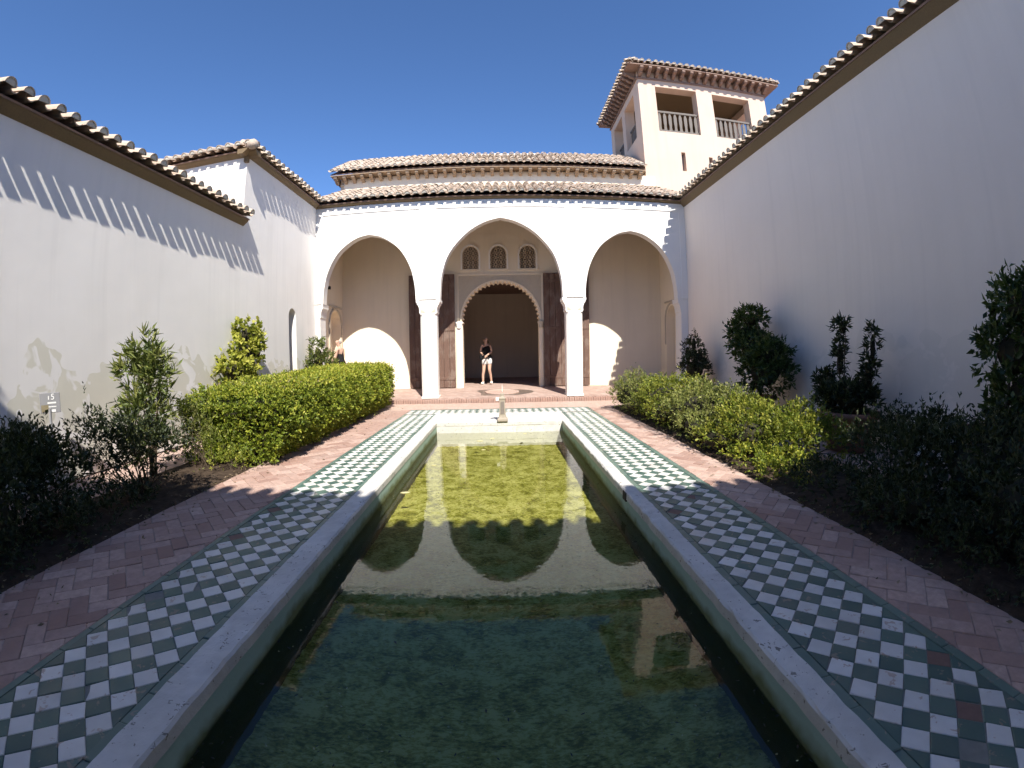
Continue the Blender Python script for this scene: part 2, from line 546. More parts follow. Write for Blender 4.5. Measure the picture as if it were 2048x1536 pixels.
# chipped white tiles: a corner of the glaze gone
CH = [tile_mesh('chipped_tile', M['twhite'], [(hd, 0), (hd * .2, hd * .75), (-hd * .1, hd * .55), (-hd, 0), (0, -hd)]),
      tile_mesh('chipped_tile', M['twhite'], [(hd, 0), (0, hd), (-hd * .75, hd * .2), (-hd * .35, -hd * .3), (0, -hd)]),
      tile_mesh('chipped_tile', M['twhite'], [(hd * .3, hd * .15), (0, hd), (-hd, 0), (0, -hd), (hd * .55, -hd * .45)])]


def merge_meshes(items, name, mats_of, parent):
    """many (mesh, matrix) pieces joined into one object"""
    vs, fs, mi, mats = [], [], [], []
    base = 0
    for me, Mx in items:
        co = np.empty(len(me.vertices) * 3, np.float32); me.vertices.foreach_get('co', co); co = co.reshape(-1, 3)
        A_ = np.array(Mx)
        vs.append(co @ A_[:3, :3].T + A_[:3, 3])
        idx = []
        for m_ in me.materials:
            if m_ not in mats: mats.append(m_)
            idx.append(mats.index(m_))
        for p in me.polygons:
            fs.append([v + base for v in p.vertices]); mi.append(idx[p.material_index])
        base += len(me.vertices)
    me = bpy.data.meshes.new(name)
    me.from_pydata(np.concatenate(vs).tolist(), [], fs)
    for m_ in mats: me.materials.append(m_)
    me.polygons.foreach_set('material_index', mi)
    return link(name, me, parent)


def jit(x, y, z=0.0, a=0.012, dz=0.0012):
    return Matrix.Translation((x, y, z + rng.normal(0, dz))) @ Matrix.Rotation(rng.normal(0, a), 4, 'Z') @ Matrix.Rotation(rng.normal(0, 0.006), 4, 'X') @ Matrix.Rotation(rng.normal(0, 0.006), 4, 'Y')


def tile_strip(x_in, y0, side, ya, yb, bare, chip, label):
    """side -1: field lies left of the pool-side tips, +1: right"""
    xa, xb = (x_in - 4 * D, x_in) if side < 0 else (x_in, x_in + 4 * D)
    ob, ib = (-2.182, -1.442) if side < 0 else (1.279, 2.040)
    bed = MB(); bed.box((ob, ya, -0.06), (ib, yb, -0.006))
    o = tag(bed.build('tile_paving', M['grout']), label, kind='structure')
    pcs = []
    i0, i1 = int((ya - y0) / D) + 1, int((yb - y0) / D)
    for i in range(i0, i1):
        for k in range(4):
            x = x_in + side * (k + .5) * D; y = y0 + i * D
            if (i, k) in bare: me = T_B
            elif (i, k) in chip: me = CH[(i + k) % 3]; pcs.append((y, T_B, Matrix.Translation((x, y, -0.0045)))); 
            else: me = T_W[int(rng.random() < .3)]
            pcs.append((y, me, jit(x, y)))
        for k in range(5):
            x = x_in + side * k * D; y = y0 + (i + .5) * D
            me = T_G
            if k == 0: me = T_HR if side < 0 else T_HL
            if k == 4: me = T_HL if side < 0 else T_HR
            pcs.append((y, me, jit(x, y)))
    pcs.sort(key=lambda p: p[0])
    for y, me, Mx in pcs[:298]:
        link(me.name.split('.')[0], me, o, Mx)
    r = merge_meshes([(me, Mx) for _, me, Mx in pcs[298:]], 'far_tiles', None, o); r['kind'] = 'stuff'
    # narrow green border bricks on both edges
    for xb0, xb1 in ((min(ob, ib), xa - 0.002), (xb + 0.002, max(ob, ib))):
        y = ya
        while y < yb - 0.02:
            L = min(0.22 + rng.normal(0, 0.02), yb - y)
            me = tile_mesh('border_tile', M['tborder'], [(-(xb1 - xb0) / 2, -L / 2 + .001), ((xb1 - xb0) / 2, -L / 2 + .001), ((xb1 - xb0) / 2, L / 2 - .001), (-(xb1 - xb0) / 2, L / 2 - .001)], h=0.03, bev=0.004)
            link('border_tile', me, o, jit((xb0 + xb1) / 2, y + L / 2, 0.001, 0.002))
            y += L


tile_strip(XL, YL, -1, 0.15, 9.66, {(8, 3), (14, 3), (18, 3)}, {(7, 3), (10, 3), (9, 2), (18, 2), (19, 1), (16, 3), (17, 3), (21, 2), (3, 1)}, 'green and white chequered tile strip left of the pool')
tile_strip(XR, YR, 1, 0.10, 9.66, {(-1, 3), (-3, 2), (-4, 1), (13, 0), (15, 2)}, {(12, 0), (13, 1), (14, 0), (16, 1), (15, 1), (16, 2), (11, 0), (-2, 3), (17, 3)}, 'green and white chequered tile strip right of the pool')
# strip across the far end
bed = MB(); bed.box((-2.182, 9.661, -0.06), (2.040, 10.33, -0.006))
fo = tag(bed.build('tile_paving', M['grout']), 'chequered tile strip across the far end of the pool', kind='structure')
fp = []
for i in range(26):
    for k in range(4):
        fp.append((T_W[0], jit(-2.10 + i * D, 9.74 + k * D)))
        fp.append((T_G, jit(-2.02 + i * D, 9.82 + k * D)))
tt = merge_meshes(fp, 'far_tiles', None, fo); tt['kind'] = 'stuff'
bt = MB().box((-2.182, 10.335, -0.03), (2.04, 10.39, 0.001)).build('border_strip', M['tborder'], fo)


# ---------------- herringbone brick paths
def clip(poly, lo, hi):
    for ax, s, v in ((0, 1, lo[0]), (0, -1, hi[0]), (1, 1, lo[1]), (1, -1, hi[1])):
        out = []
        for i in range(len(poly)):
            a, b = poly[i], poly[(i + 1) % len(poly)]
            da, db = s * (a[ax] - v), s * (b[ax] - v)
            if da >= 0: out.append(a)
            if (da >= 0) != (db >= 0):
                t = da / (da - db); out.append((a[0] + (b[0] - a[0]) * t, a[1] + (b[1] - a[1]) * t))
        poly = out
        if len(poly) < 3: return []
    return poly


def herringbone(lo, hi, w, label, n_ind=290):
    bed = MB(); bed.box((lo[0], lo[1], -0.06), (hi[0], hi[1], -0.007))
    o = tag(bed.build('brick_path', M['joint']), label, kind='structure')
    c45 = math.cos(R(45)); j = 0.004
    full = {}
    pcs = []
    rg = int(14 / w)
    cx, cyy = (lo[0] + hi[0]) / 2, lo[1]
    for a in range(-rg, rg):
        for b in range(-rg, rg):
            m = (a - b) % 4
            if m == 0: x0, y0, x1, y1 = a, b, a + 2, b + 1
            elif m == 2: x0, y0, x1, y1 = a, b - 1, a + 1, b + 1
            else: continue
            mx, my = (x0 + x1) / 2 * w, (y0 + y1) / 2 * w
            px, py = cx + (mx - my) * c45, cyy + (mx + my) * c45
            if not (lo[0] - w * 1.2 < px < hi[0] + w * 1.2 and lo[1] - w * 1.2 < py < hi[1] + w * 1.2): continue
            hx, hy = (x1 - x0) * w / 2 - j / 2, (y1 - y0) * w / 2 - j / 2
            rect = [((u - v) * c45, (u + v) * c45) for u, v in ((-hx, -hy), (hx, -hy), (hx, hy), (-hx, hy))]
            absr = [(px + u, py + v) for u, v in rect]
            cl = clip(absr, lo, hi)
            if len(cl) < 3: continue
            area = abs(sum(cl[i][0] * cl[(i + 1) % len(cl)][1] - cl[(i + 1) % len(cl)][0] * cl[i][1] for i in range(len(cl)))) / 2
            if area < 0.0006: continue
            if len(cl) == 4 and area > 4 * hx * hy * .995:
                key = m
                if key not in full: full[key] = tile_mesh('brick', M['brick'], rect, 0.03, 0.004)
                me = full[key]
            else:
                me = tile_mesh('cut_brick', M['brick'], [(u - px, v - py) for u, v in cl], 0.03, 0.004)
            pcs.append((py, me, jit(px, py, 0, 0.006, 0.0018)))
    pcs.sort(key=lambda p: p[0])
    for _, me, Mx in pcs[:n_ind]: link(me.name.split('.')[0], me, o, Mx)
    if pcs[n_ind:]:
        r = merge_meshes([(me, Mx) for _, me, Mx in pcs[n_ind:]], 'far_bricks', None, o); r['kind'] = 'stuff'


herringbone((-3.11, 0.6), (-2.186, 10.33), 0.118, 'herringbone brick path beside the clipped hedge')
herringbone((2.044, 0.4), (2.595, 10.33), 0.118, 'herringbone brick path beside the loose bushes')
herringbone((-5.2, 10.40), (5.28, 11.62), 0.118, 'brick forecourt between the pool and the arcade step', 0)

# ================================================================== roofs
def arc_tile(name, r0, r1, L, th, plug):
    m = MB(); n = 7
    for j, (y, r) in enumerate(((0, r0), (L, r1))):
        for rr in (r, r - th):
            for i in range(n + 1):
                a = math.pi * i / n
                m.v.append((rr * math.cos(a), y, rr * math.sin(a) * 1.04))
    k = n + 1
    for i in range(n):
        m.f += [(i, i + 1, 2 * k + i + 1, 2 * k + i), (k + i, 3 * k + i, 3 * k + i + 1, k + i + 1), (i, k + i, k + i + 1, i + 1)]
    m.f += [(0, 2 * k, 3 * k, k), (n, k + n, 3 * k + n, 2 * k + n)]
    m.m = [0] * len(m.f)
    if plug:                                    # mortar packed into the open end, recessed and lumpy
        pts = [((r0 - th) * math.cos(math.pi * i / n), 0.012, (r0 - th) * math.sin(math.pi * i / n) * 1.04) for i in range(n + 1)]
        m.add([(0.01, 0.004, r0 * 0.30)] + pts, [(0, i + 1, i + 2) for i in range(n)] + [(0, n + 1, 1)], 1)
    return m.mesh(name, [M['rtile'], M['mortar']], False, True)


COVER = arc_tile('roof_tile', 0.092, 0.074, 0.42, 0.013, False)
COVER_E = arc_tile('roof_tile', 0.084, 0.078, 0.42, 0.014, True)
PAN = None


def pan_mesh():
    m = MB(); n = 6
    for y, r in ((0, 0.074), (0.42, 0.092)):
        for rr, dz in ((r, 0.0), (r, 0.013)):
            for i in range(n + 1):
                a = math.pi * (0.08 + 0.84 * i / n)
                m.v.append((rr * math.cos(a), y, 0.092 - rr * math.sin(a) + dz))
    k = n + 1
    for i in range(n):
        m.f += [(i, i + 1, 2 * k + i + 1, 2 * k + i), (k + i, 3 * k + i, 3 * k + i + 1, k + i + 1), (i, k + i, k + i + 1, i + 1)]
    m.m = [0] * len(m.f)
    return m.mesh('pan_tile', [M['rtile']], False, True)


PAN = pan_mesh()


def eave_roof(parent, p0, p1, out, zt, over, slope, depth, sp, indiv, rows, hip=(False, False), soffit=True, rise=0.05, mat_s='eave', ridge=False):
    """a sloping tiled roof whose eave runs p0 -> p1 (x, y) on a wall top at zt, overhanging along out"""
    p0, p1, out = Vector((*p0, 0)), Vector((*p1, 0)), Vector((*out, 0))
    u = (p1 - p0).normalized(); L = (p1 - p0).length
    v = (-out * math.cos(slope) + Vector((0, 0, 1)) * math.sin(slope))
    if u.cross(v).z < 0:
        p0, p1, u = p1, p0, -u; hip = (hip[1], hip[0])
    n = u.cross(v).normalized()
    ze = zt + rise
    e0 = p0 + out * (over - 0.11) + Vector((0, 0, ze + 0.03)); e1 = p1 + out * (over - 0.11) + Vector((0, 0, ze + 0.03))
    if soffit:
        a = p0 - out * 0.12
        sec = [a + Vector((0, 0, zt)), p0 + out * 0.012 + Vector((0, 0, zt)), p0 + out * (over - 0.15) + Vector((0, 0, ze - 0.015)), p0 + out * (over - 0.125) + Vector((0, 0, ze + 0.024)), a + Vector((0, 0, ze + 0.024 + 0.0 * slope))]
        MB().prism(sec, u * L).build('eave_board', M[mat_s], parent)
    d = depth
    h0 = d if hip[0] else 0.0; h1 = d if hip[1] else 0.0
    c45 = math.cos(slope)
    top0 = e0 + v * d + u * h0 * c45; top1 = e1 + v * d - u * h1 * c45
    loop = [e0, e1, top1, top0]
    deck = MB().prism(loop, n * -0.028).build('roof', M['bracket'], parent)
    nc = max(1, round(L / sp)); sp = L / nc; ex = depth / rows
    base = e0 + out * 0.11
    rest = []
    Rm = Matrix(((u.x, v.x, n.x, 0), (u.y, v.y, n.y, 0), (u.z, v.z, n.z, 0), (0, 0, 0, 1)))
    for r in range(rows):
        for c in range(nc + 1):
            for kind in (0, 1):
                t = (c + .5) * sp if kind == 0 else c * sp
                if t > L + 1e-4: continue
                if hip[0] and t < r * ex * c45 + .05 or hip[1] and t > L - r * ex * c45 - .05: continue
                w = base + u * (t + rng.normal(0, .006)) + v * (r * ex + (rng.normal(0, .008) if r == 0 else 0) + ((0.10 if r == 0 else 0.03) if kind else 0)) + n * (0.072 + r * .004 if kind == 0 else 0.008 + r * .004)
                Mx = Matrix.Translation(w) @ Rm @ Matrix.Rotation(rng.normal(0, .045), 4, 'Z') @ Matrix.Rotation(R(-1.6) + rng.normal(0, .012), 4, 'X') @ Matrix.Rotation(rng.normal(0, .05), 4, 'Y') @ Matrix.Diagonal((1 + rng.normal(0, .05), 1, 1 + rng.normal(0, .05), 1))
                me = (COVER_E if r == 0 else COVER) if kind == 0 else PAN
                if (r < indiv and kind == 0) or r == 0: link('roof_tile' if kind == 0 else 'pan_tile', me, deck, Mx)
                else: rest.append((me, Mx))
    if rest:
        o = merge_meshes(rest, 'upper_tiles', None, deck); o['kind'] = 'stuff'
    if ridge:
        q = [(top0 + n * .06 + u * (i * .4)) for i in range(int((top1 - top0).length / .4) + 1)]
        rr = MB()
        for i in range(len(q) - 1):
            rr.tube([q[i] + n * rng.normal(0, .008), q[i + 1] + n * (.012 + rng.normal(0, .008))], [.115, .095], 8)
        rr.build('ridge', M['ridge'], deck, True)
    return deck


def curve_pts(tab, n=6):
    """smooth polyline through the (x, z) table"""
    P = [Vector((*p, 0)) for p in tab]; out = []
    for i in range(len(P) - 1):
        a, b, c, d = P[max(i - 1, 0)], P[i], P[i + 1], P[min(i + 2, len(P) - 1)]
        for k in range(n):
            t = k / n
            q = 0.5 * ((2 * b) + (c - a) * t + (2 * a - 5 * b + 4 * c - d) * t * t + (3 * b - a - 3 * c + d) * t ** 3)
            out.append((q.x, q.y))
    out.append((P[-1].x, P[-1].y))
    return out


def arch_loop(cx, apex, tab, zbase):
    """left foot -> apex -> right foot"""
    rt = curve_pts(tab)
    rt = [(x, apex + z) for x, z in rt]
    lf = [(cx - x, z) for x, z in reversed(rt)]
    return [(lf[0][0], zbase)] + [p for p in lf if p[1] > zbase + .01] + [(cx + x, z) for x, z in rt[1:] if z > zbase + .01] + [(cx + rt[-1][0], zbase)]


def round_arch(cx, hw, z0, zs, n=14, rise=None):
    rise = rise or hw
    return [(cx - hw, z0)] + [(cx - hw * math.cos(math.pi * i / n), zs + rise * math.sin(math.pi * i / n)) for i in range(n + 1)] + [(cx + hw, z0)]


SIDE = [(0, 0), (.37, -.09), (.77, -.35), (1.02, -.65), (1.2, -1.02), (1.28, -1.33), (1.325, -1.65), (1.335, -2.0)]
MID = [(0, 0), (.42, -.115), (.85, -.36), (1.19, -.69), (1.43, -1.03), (1.57, -1.42), (1.64, -1.8), (1.665, -2.4)]
YA, YB = 11.90, 14.10                     # arcade front, gallery back wall
WL, WR = -5.21, 5.30
STEP = 0.10


def floor_z(y): return 0.115 + (min(max(y, 11.9), 14.1) - 11.9) / 2.2 * 0.105


# ================================================================== arcade pavilion
pav = tag(empty('arcade_pavilion', (0, 11.9, 0)), 'sunlit white arcade of three pointed arches closing the far end of the pool', 'building')
ZI = 2.80
out = [(WL, ZI)] + arch_loop(-3.635, 4.69, SIDE, ZI) + arch_loop(0.03, 5.03, MID, ZI) + arch_loop(3.65, 4.69, SIDE, ZI) + [(WR, ZI), (WR, 5.56), (WL, 5.56)]
w = MB(); w.plate(out, [], (0, YA, 0), (1, 0, 0), (0, 0, 1), (0, 1, 0), 0.27)
front = w.build('front_wall', M['white'], pav)
# slightly raised bands that frame the three spandrels
bd = [(WL + .002, ZI + .003), (-5.02, ZI + .003), (-5.02, 5.342), (-2.205, 5.342), (-2.205, ZI + .003), (-1.735, ZI + .003), (-1.735, 5.338), (1.80, 5.335), (1.80, ZI + .003), (2.263, ZI + .003), (2.263, 5.33), (5.117, 5.328), (5.117, ZI + .003), (WR - .002, ZI + .003), (WR - .002, 5.557), (WL + .002, 5.557)]
MB().plate(bd, [], (0, YA - .022, 0), (1, 0, 0), (0, 0, 1), (0, 1, 0), 0.0225).build('raised_band', M['white'], front)


def chamfer_sq(cx, cy_, hw, c, z0, z1):
    L = [(-hw + c, -hw), (hw - c, -hw), (hw, -hw + c), (hw, hw - c), (hw - c, hw), (-hw + c, hw), (-hw, hw - c), (-hw, -hw + c)]
    return [(cx + x, cy_ + y, z0) for x, y in L], (0, 0, z1 - z0)


def capital(x0, x1, side):
    """stepped corbel between a shaft (half width .225) and the pier above; side: which edges step out"""
    cx = (x0 + x1) / 2; hw = (x1 - x0) / 2
    prof = [(.222, 2.40), (.222, 2.43), (.243, 2.435), (.243, 2.49), (.236, 2.50), (.250, 2.58), (.275, 2.645), (.305, 2.675), (.309, 2.72), (hw - .003, 2.73), (hw - .003, ZI)]
    rt = [(cx + a, z) for a, z in prof] if 'r' in side else [(x1 - .002, 2.40), (x1 - .002, ZI)]
    lf = [(cx - a, z) for a, z in reversed(prof)] if 'l' in side else [(x0 + .002, ZI), (x0 + .002, 2.40)]
    return MB().prism([(x, YA + .003, z) for x, z in rt + lf], (0, .444, 0))


for cx in (-1.963, 2.000):
    lp, ex_ = chamfer_sq(cx, YA + .225, .222, .065, STEP, 2.402)
    c_o = MB().prism(lp, ex_).build('column', M['white'], pav)
    MB().box((cx - .235, YA - .01, STEP - .02), (cx + .235, YA + .46, STEP + .07)).build('column_base', M['white'], c_o, bevel=.01)
    hw = .335
    cap = capital(cx - hw, cx + hw, 'lr').build('capital', M['white'], c_o)
    for s in (-1, 1):                      # little carved hollows on the faces of the capital
        MB().prism([(cx + s * .06, YA - .004, 2.445), (cx + s * .2, YA - .004, 2.445), (cx + s * .2, YA - .004, 2.56), (cx + s * .15, YA - .004, 2.52)], (0, .02, 0)).build('capital_leaf', M['carved'], c_o)
for x0, x1, sd in ((WL, -4.97, 'r'), (4.985, WR, 'l')):
    xi = x1 - .10 if sd == 'r' else x0 + .10
    lo, hi = (WL, xi) if sd == 'r' else (xi, WR)
    ph = MB().box((lo, YA + .004, STEP - .05), (hi, YA + .44, 2.43)).build('end_pier', M['white'], pav, bevel=.012)
    prof = [(0, 2.40), (.02, 2.435), (.02, 2.49), (.035, 2.58), (.06, 2.65), (.085, 2.68), (.085, 2.73), (.098, ZI)]
    if sd == 'r': sec = [(WL, 2.405)] + [(xi + a, z) for a, z in prof] + [(WL, ZI)]
    else: sec = [(WR, 2.405)] + [(xi - a, z) for a, z in prof] + [(WR, ZI)]
    MB().prism([(x, YA + .006, z) for x, z in sec], (0, .436, 0)).build('capital', M['white'], ph)

# step with bricks on edge, gallery floor
st = MB().box((WL, 11.74, -.03), (WR, 11.90, .045)).build('step', M['joint'], pav)
sb = MB(); x = WL + .01
while x < WR - .07:
    h = rng.normal(0, .003)
    sb.box((x, 11.655 + rng.normal(0, .004), -.02), (x + .056, 11.89, STEP + h)); x += .0655 + rng.normal(0, .001)
o = sb.build('step_bricks', M['brick'], st, bevel=.006); o['kind'] = 'stuff'
fl = MB(); nys = 12
ys = [11.89 + (14.6 - 11.89) * i / nys for i in range(nys + 1)]
for a, b in zip(ys[:-1], ys[1:]):
    fl.add([(WL, a, floor_z(a)), (WR, a, floor_z(a)), (WR, b, floor_z(b)), (WL, b, floor_z(b)), (WL, a, -.05), (WR, a, -.05), (WR, b, -.05), (WL, b, -.05)], [(0, 1, 2, 3), (0, 4, 5, 1)])
fl.add([(-4.5, 14.6, .22), (4.5, 14.6, .22), (4.5, 20, .22), (-4.5, 20, .22)], [(0, 1, 2, 3)])
fl.build('gallery_floor', M['paving'], pav, recalc=False)

# gallery back wall with a scalloped doorway and three lattice windows
DC, DW, DS, DR = 0.0, 1.225, 2.36, 1.245
scal = []
nl = 27
a0, a1 = math.pi + .06, -.06
for i in range(nl):
    for k in range(5):
        t = (i + k / 5) / nl; a = a0 + (a1 - a0) * t
        r = DR + 0.062 * (abs(math.sin(math.pi * k / 5)) - 1)
        scal.append((DC + r * math.cos(a), DS + r * math.sin(a)))
scal.append((DC + (DR - .062) * math.cos(a1), DS + (DR - .062) * math.sin(a1)))
door_cut = [(DC - DW, .0), (DC - DW, DS - .09)] + scal + [(DC + DW, DS - .09), (DC + DW, .0)]
wins = [round_arch(c, .255, 4.02, 4.49, 14, .27) for c in (-.942, -.05, .888)]
bw = MB(); bw.plate([(WL, 0)] + door_cut + [(WR, 0), (WR, 7.3), (WL, 7.3)], wins, (0, YB, 0), (1, 0, 0), (0, 0, 1), (0, 1, 0), .45)
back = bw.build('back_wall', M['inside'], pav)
# carved spandrel panel, mouldings
ring = [(DC + 1.30 * math.cos(math.pi + .03 - (math.pi + .06) * i / 40), DS + 1.30 * math.sin(math.pi + .03 - (math.pi + .06) * i / 40)) for i in range(41)]
MB().plate([(-1.325, DS - .05)] + ring + [(1.325, DS - .05), (1.325, 3.80), (-1.325, 3.80)], [], (0, YB - .012, 0), (1, 0, 0), (0, 0, 1), (0, 1, 0), .0125).build('carved_spandrel', M['carved'], back)


def moulding(pts, wdt, proud, name, mat, par, y=YB):
    """flat strip of width wdt following a 2-D polyline on the wall"""
    m = MB(); L = []; Rr = []
    for i, p in enumerate(pts):
        a = Vector(pts[max(i - 1, 0)]); b = Vector(pts[min(i + 1, len(pts) - 1)])
        d = (b - a).normalized(); nn = Vector((-d.y, d.x)) * wdt / 2
        L.append((p[0] + nn.x, p[1] + nn.y)); Rr.append((p[0] - nn.x, p[1] - nn.y))
    n = len(pts)
    vs = [(x, y - proud, z) for x, z in L] + [(x, y - proud, z) for x, z in Rr] + [(x, y, z) for x, z in L] + [(x, y, z) for x, z in Rr]
    fs = []
    for i in range(n - 1):
        fs += [(i, i + 1, n + i + 1, n + i), (i, 2 * n + i, 2 * n + i + 1, i + 1), (n + i, n + i + 1, 3 * n + i + 1, 3 * n + i)]
    fs += [(0, n, 3 * n, 2 * n), (n - 1, 3 * n - 1, 4 * n - 1, 2 * n - 1)]
    return m.add(vs, fs).build(name, mat, par)


moulding([(DC + 1.275 * math.cos(math.pi - math.pi * i / 40), DS + 1.275 * math.sin(math.pi - math.pi * i / 40)) for i in range(41)], .04, .04, 'arch_moulding', M['inside'], back)
for pts in ([(-1.36, 2.3), (-1.36, 3.84), (1.335, 3.84), (1.335, 2.3)],):
    moulding(pts[:2], .06, .026, 'alfiz_frame', M['inside'], back)
    moulding([(-1.39, 3.83), (1.365, 3.83)], .055, .03, 'alfiz_frame', M['inside'], back)
    moulding(pts[2:], .06, .026, 'alfiz_frame', M['inside'], back)
for xa, xb in ((-1.43, -1.235), (1.215, 1.345)):
    j_ = MB().box((xa, YB - .05, .16), (xb, YB + .002, 2.16)).build('door_pilaster', M['white'] if xa < 0 else M['inside'], back, bevel=.012)  # left pilaster white as if sunlit, right one duller: light put into colour
    MB().lathe([(.075, 0), (.085, .03), (.08, .05), (.115, .16), (.12, .2), (.1, .22)], ((xa + xb) / 2, YB - .02, 2.10), 14).build('pilaster_capital', M['white'] if xa < 0 else M['carved'], j_, True)
for (c, wl) in zip((-.942, -.05, .888), wins):
    wo = moulding(round_arch(c, .29, 4.0, 4.49, 16, .305), .055, .035, 'lattice_window', M['white'], back)
    MB().box((c - .34, YB - .03, 3.955), (c + .34, YB + .005, 4.0)).build('window_sill', M['inside'], wo)
    MB().plate(round_arch(c, .262, 4.01, 4.49, 16, .276), [], (0, YB + .10, 0), (1, 0, 0), (0, 0, 1), (0, 1, 0), .02).build('window_back', M['dark'], wo)
    lt = MB(); p_ = .168
    for ix in range(-2, 3):
        for iz in range(0, 6):
            zc = 4.08 + iz * p_ * .9; xc = c + ix * p_
            def ok(x, z): return abs(x - c) < .253 and (z < 4.49 or ((x - c) / .253) ** 2 + ((z - 4.49) / .268) ** 2 < 1)
            for rr in (.074, .022):
                ns = 12 if rr > .05 else 6
                for k in range(ns):
                    a, b = 2 * math.pi * k / ns, 2 * math.pi * (k + 1) / ns
                    q = [(xc + rr * math.cos(a), zc + rr * math.sin(a)), (xc + rr * math.cos(b), zc + rr * math.sin(b))]
                    if all(ok(*t) for t in q):
                        d = Vector((q[1][0] - q[0][0], q[1][1] - q[0][1])).normalized(); n2 = Vector((-d.y, d.x)) * (.019 if rr > .05 else .014)
                        lt.prism([(q[0][0] - n2.x, YB + .014, q[0][1] - n2.y), (q[1][0] - n2.x, YB + .014, q[1][1] - n2.y), (q[1][0] + n2.x, YB + .014, q[1][1] + n2.y), (q[0][0] + n2.x, YB + .014, q[0][1] + n2.y)], (0, .03, 0))
    lt.build('lattice', M['lattice'], wo, recalc=False)

# door leaves folded back flat against the wall: planks in a frame
for xa, xb, z1 in ((-2.925, -1.455, 3.845), (1.365, 2.825, 3.835)):
    z0 = .235
    lf = MB().box((xa, YB - .10, z0), (xb, YB - .075, z1)).build('door_leaf', M['door'], pav)
    n = 8; wd = (xb - xa) / n
    for i in range(n):
        MB().box((xa + i * wd + .003, YB - .135 + rng.normal(0, .002), z0 + rng.uniform(0, .01)), (xa + (i + 1) * wd - .003, YB - .10, z1)).build('plank', M['door'], lf, bevel=.004)
    for zz in (z0 + .25, (z0 + z1) / 2, z1 - .3):
        MB().box((xa + .02, YB - .150, zz), (xb - .02, YB - .133, zz + .09)).build('cross_rail', M['door'], lf, bevel=.004)
    MB().box((xa, YB - .12, z0 - .05), (xa + .06, YB - .03, z0)).build('hinge_foot', M['stone'], lf)

# dim room behind the doorway
rm_ = MB()
x0, x1, y0, y1, z0, z1 = -4.4, 4.4, YB + .452, 19.5, .2, 3.9
rm_.add([(x0, y0, z0), (x1, y0, z0), (x1, y1, z0), (x0, y1, z0), (x0, y0, z1), (x1, y0, z1), (x1, y1, z1), (x0, y1, z1)], [(2, 3, 7, 6), (1, 2, 6, 5), (3, 0, 4, 7)])
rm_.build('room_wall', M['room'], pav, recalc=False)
MB().box((x0, y0, z1), (x1, y1, z1 + .1)).build('room_ceiling', M['bracket'], pav)

# gallery ends with arched recesses, gallery ceiling
for X, N, ya, yb, s in ((-5.195, -1, 12.97, 13.87, 1), (5.285, 1, 12.70, 13.58, -1)):
    cut = round_arch((ya + yb) / 2, (yb - ya) / 2, 0.0, 2.28, 14, .46)
    e = MB(); e.plate([(YA + .261, 0)] + cut + [(YB + .01, 0), (YB + .01, 5.62), (YA + .26, 5.62)], [], (X, 0, 0), (0, 1, 0), (0, 0, 1), (N, 0, 0), .30)
    eo = e.build('end_wall', M['inside'], pav)
    MB().box((X + N * .29 - .01, ya - .05, 0), (X + N * .29 + .01, yb + .05, 2.85)).build('recess_back', M['inside'], eo)
    fr = round_arch((ya + yb) / 2, (yb - ya) / 2 + .04, 1.52, 2.28, 16, .50)
    m2 = MB()
    for a, b in zip(fr[:-1], fr[1:]):
        m2.prism([(X, a[0], a[1]), (X, b[0], b[1]), (X - N * .03, b[0], b[1]), (X - N * .03, a[0], a[1])], (0, (a[0] + b[0] - ya - yb) * .06, .045))
    m2.build('recess_arch', M['carved'], eo)
    MB().box((min(X, X - N * .03), ya - .09, 2.84), (max(X, X - N * .03), yb + .09, 2.89)).build('recess_cornice', M['carved'], eo)
    MB().box((min(X, X - N * .1), ya - .22, 3.35), (max(X, X - N * .1), ya - .16, 3.44)).build('wall_lamp', M['dark'], eo)
MB().box((WL, YA + .275, 5.60), (WR, YB, 5.66)).build('gallery_ceiling', M['bracket'], pav)
eave_roof(pav, (WL - .06, YA), (WR + .02, YA), (0, -1), 5.56, .25, R(24.5), 2.66, .242, 6, 9)

# ================================================================== upper hall behind the arcade
hall = tag(empty('upper_hall', (-.25, 14.2, 0)), 'low hall with bracketed eave rising behind the arcade roof', 'building')
MB().box((-5.36, 14.16, 6.6), (4.86, 17.4, 7.38)).build('wall', M['hallwall'], hall)
hr = eave_roof(hall, (-5.62, 14.16), (4.88, 14.16), (0, -1), 7.33, .46, R(30), 2.35, .236, 4, 8, soffit=False, rise=0.07, ridge=True)
eave_roof(hall, (-5.62, 17.4), (4.88, 17.4), (0, 1), 7.33, .46, R(30), 2.2, .236, 0, 3, soffit=False, rise=.07)
MB().box((-5.60, 13.76, 7.345), (4.87, 14.15, 7.365)).build('eave_board', M['beam'], hall)


def bracket_mesh(L, h, w, mat):
    m = MB(); m.prism([(0, 0, -h), (0, 0, 0), (0, -L, 0), (0, -L, -h * .30), (0, -L * .88, -h * .52), (0, -L * .62, -h * .6), (0, -L * .5, -h * .85), (0, -L * .2, -h)], (w, 0, 0))
    return m.mesh('bracket', mat, bevel=.006)


bk = bracket_mesh(.36, .20, .11, M['beam'])
for i in range(34):
    link('bracket', bk, hall, Matrix.Translation((-5.5 + i * .308, 14.158, 7.345)))
MB().box((-5.36, 14.12, 7.10), (4.86, 14.16, 7.14)).build('cornice', M['hallwall'], hall)
MB().prism([(-5.62, 14.1, 7.35), (-5.40, 14.1, 7.09), (-5.38, 14.1, 7.35)], (0, 3.0, 0)).build('eave_side', M['bracket'], hall)

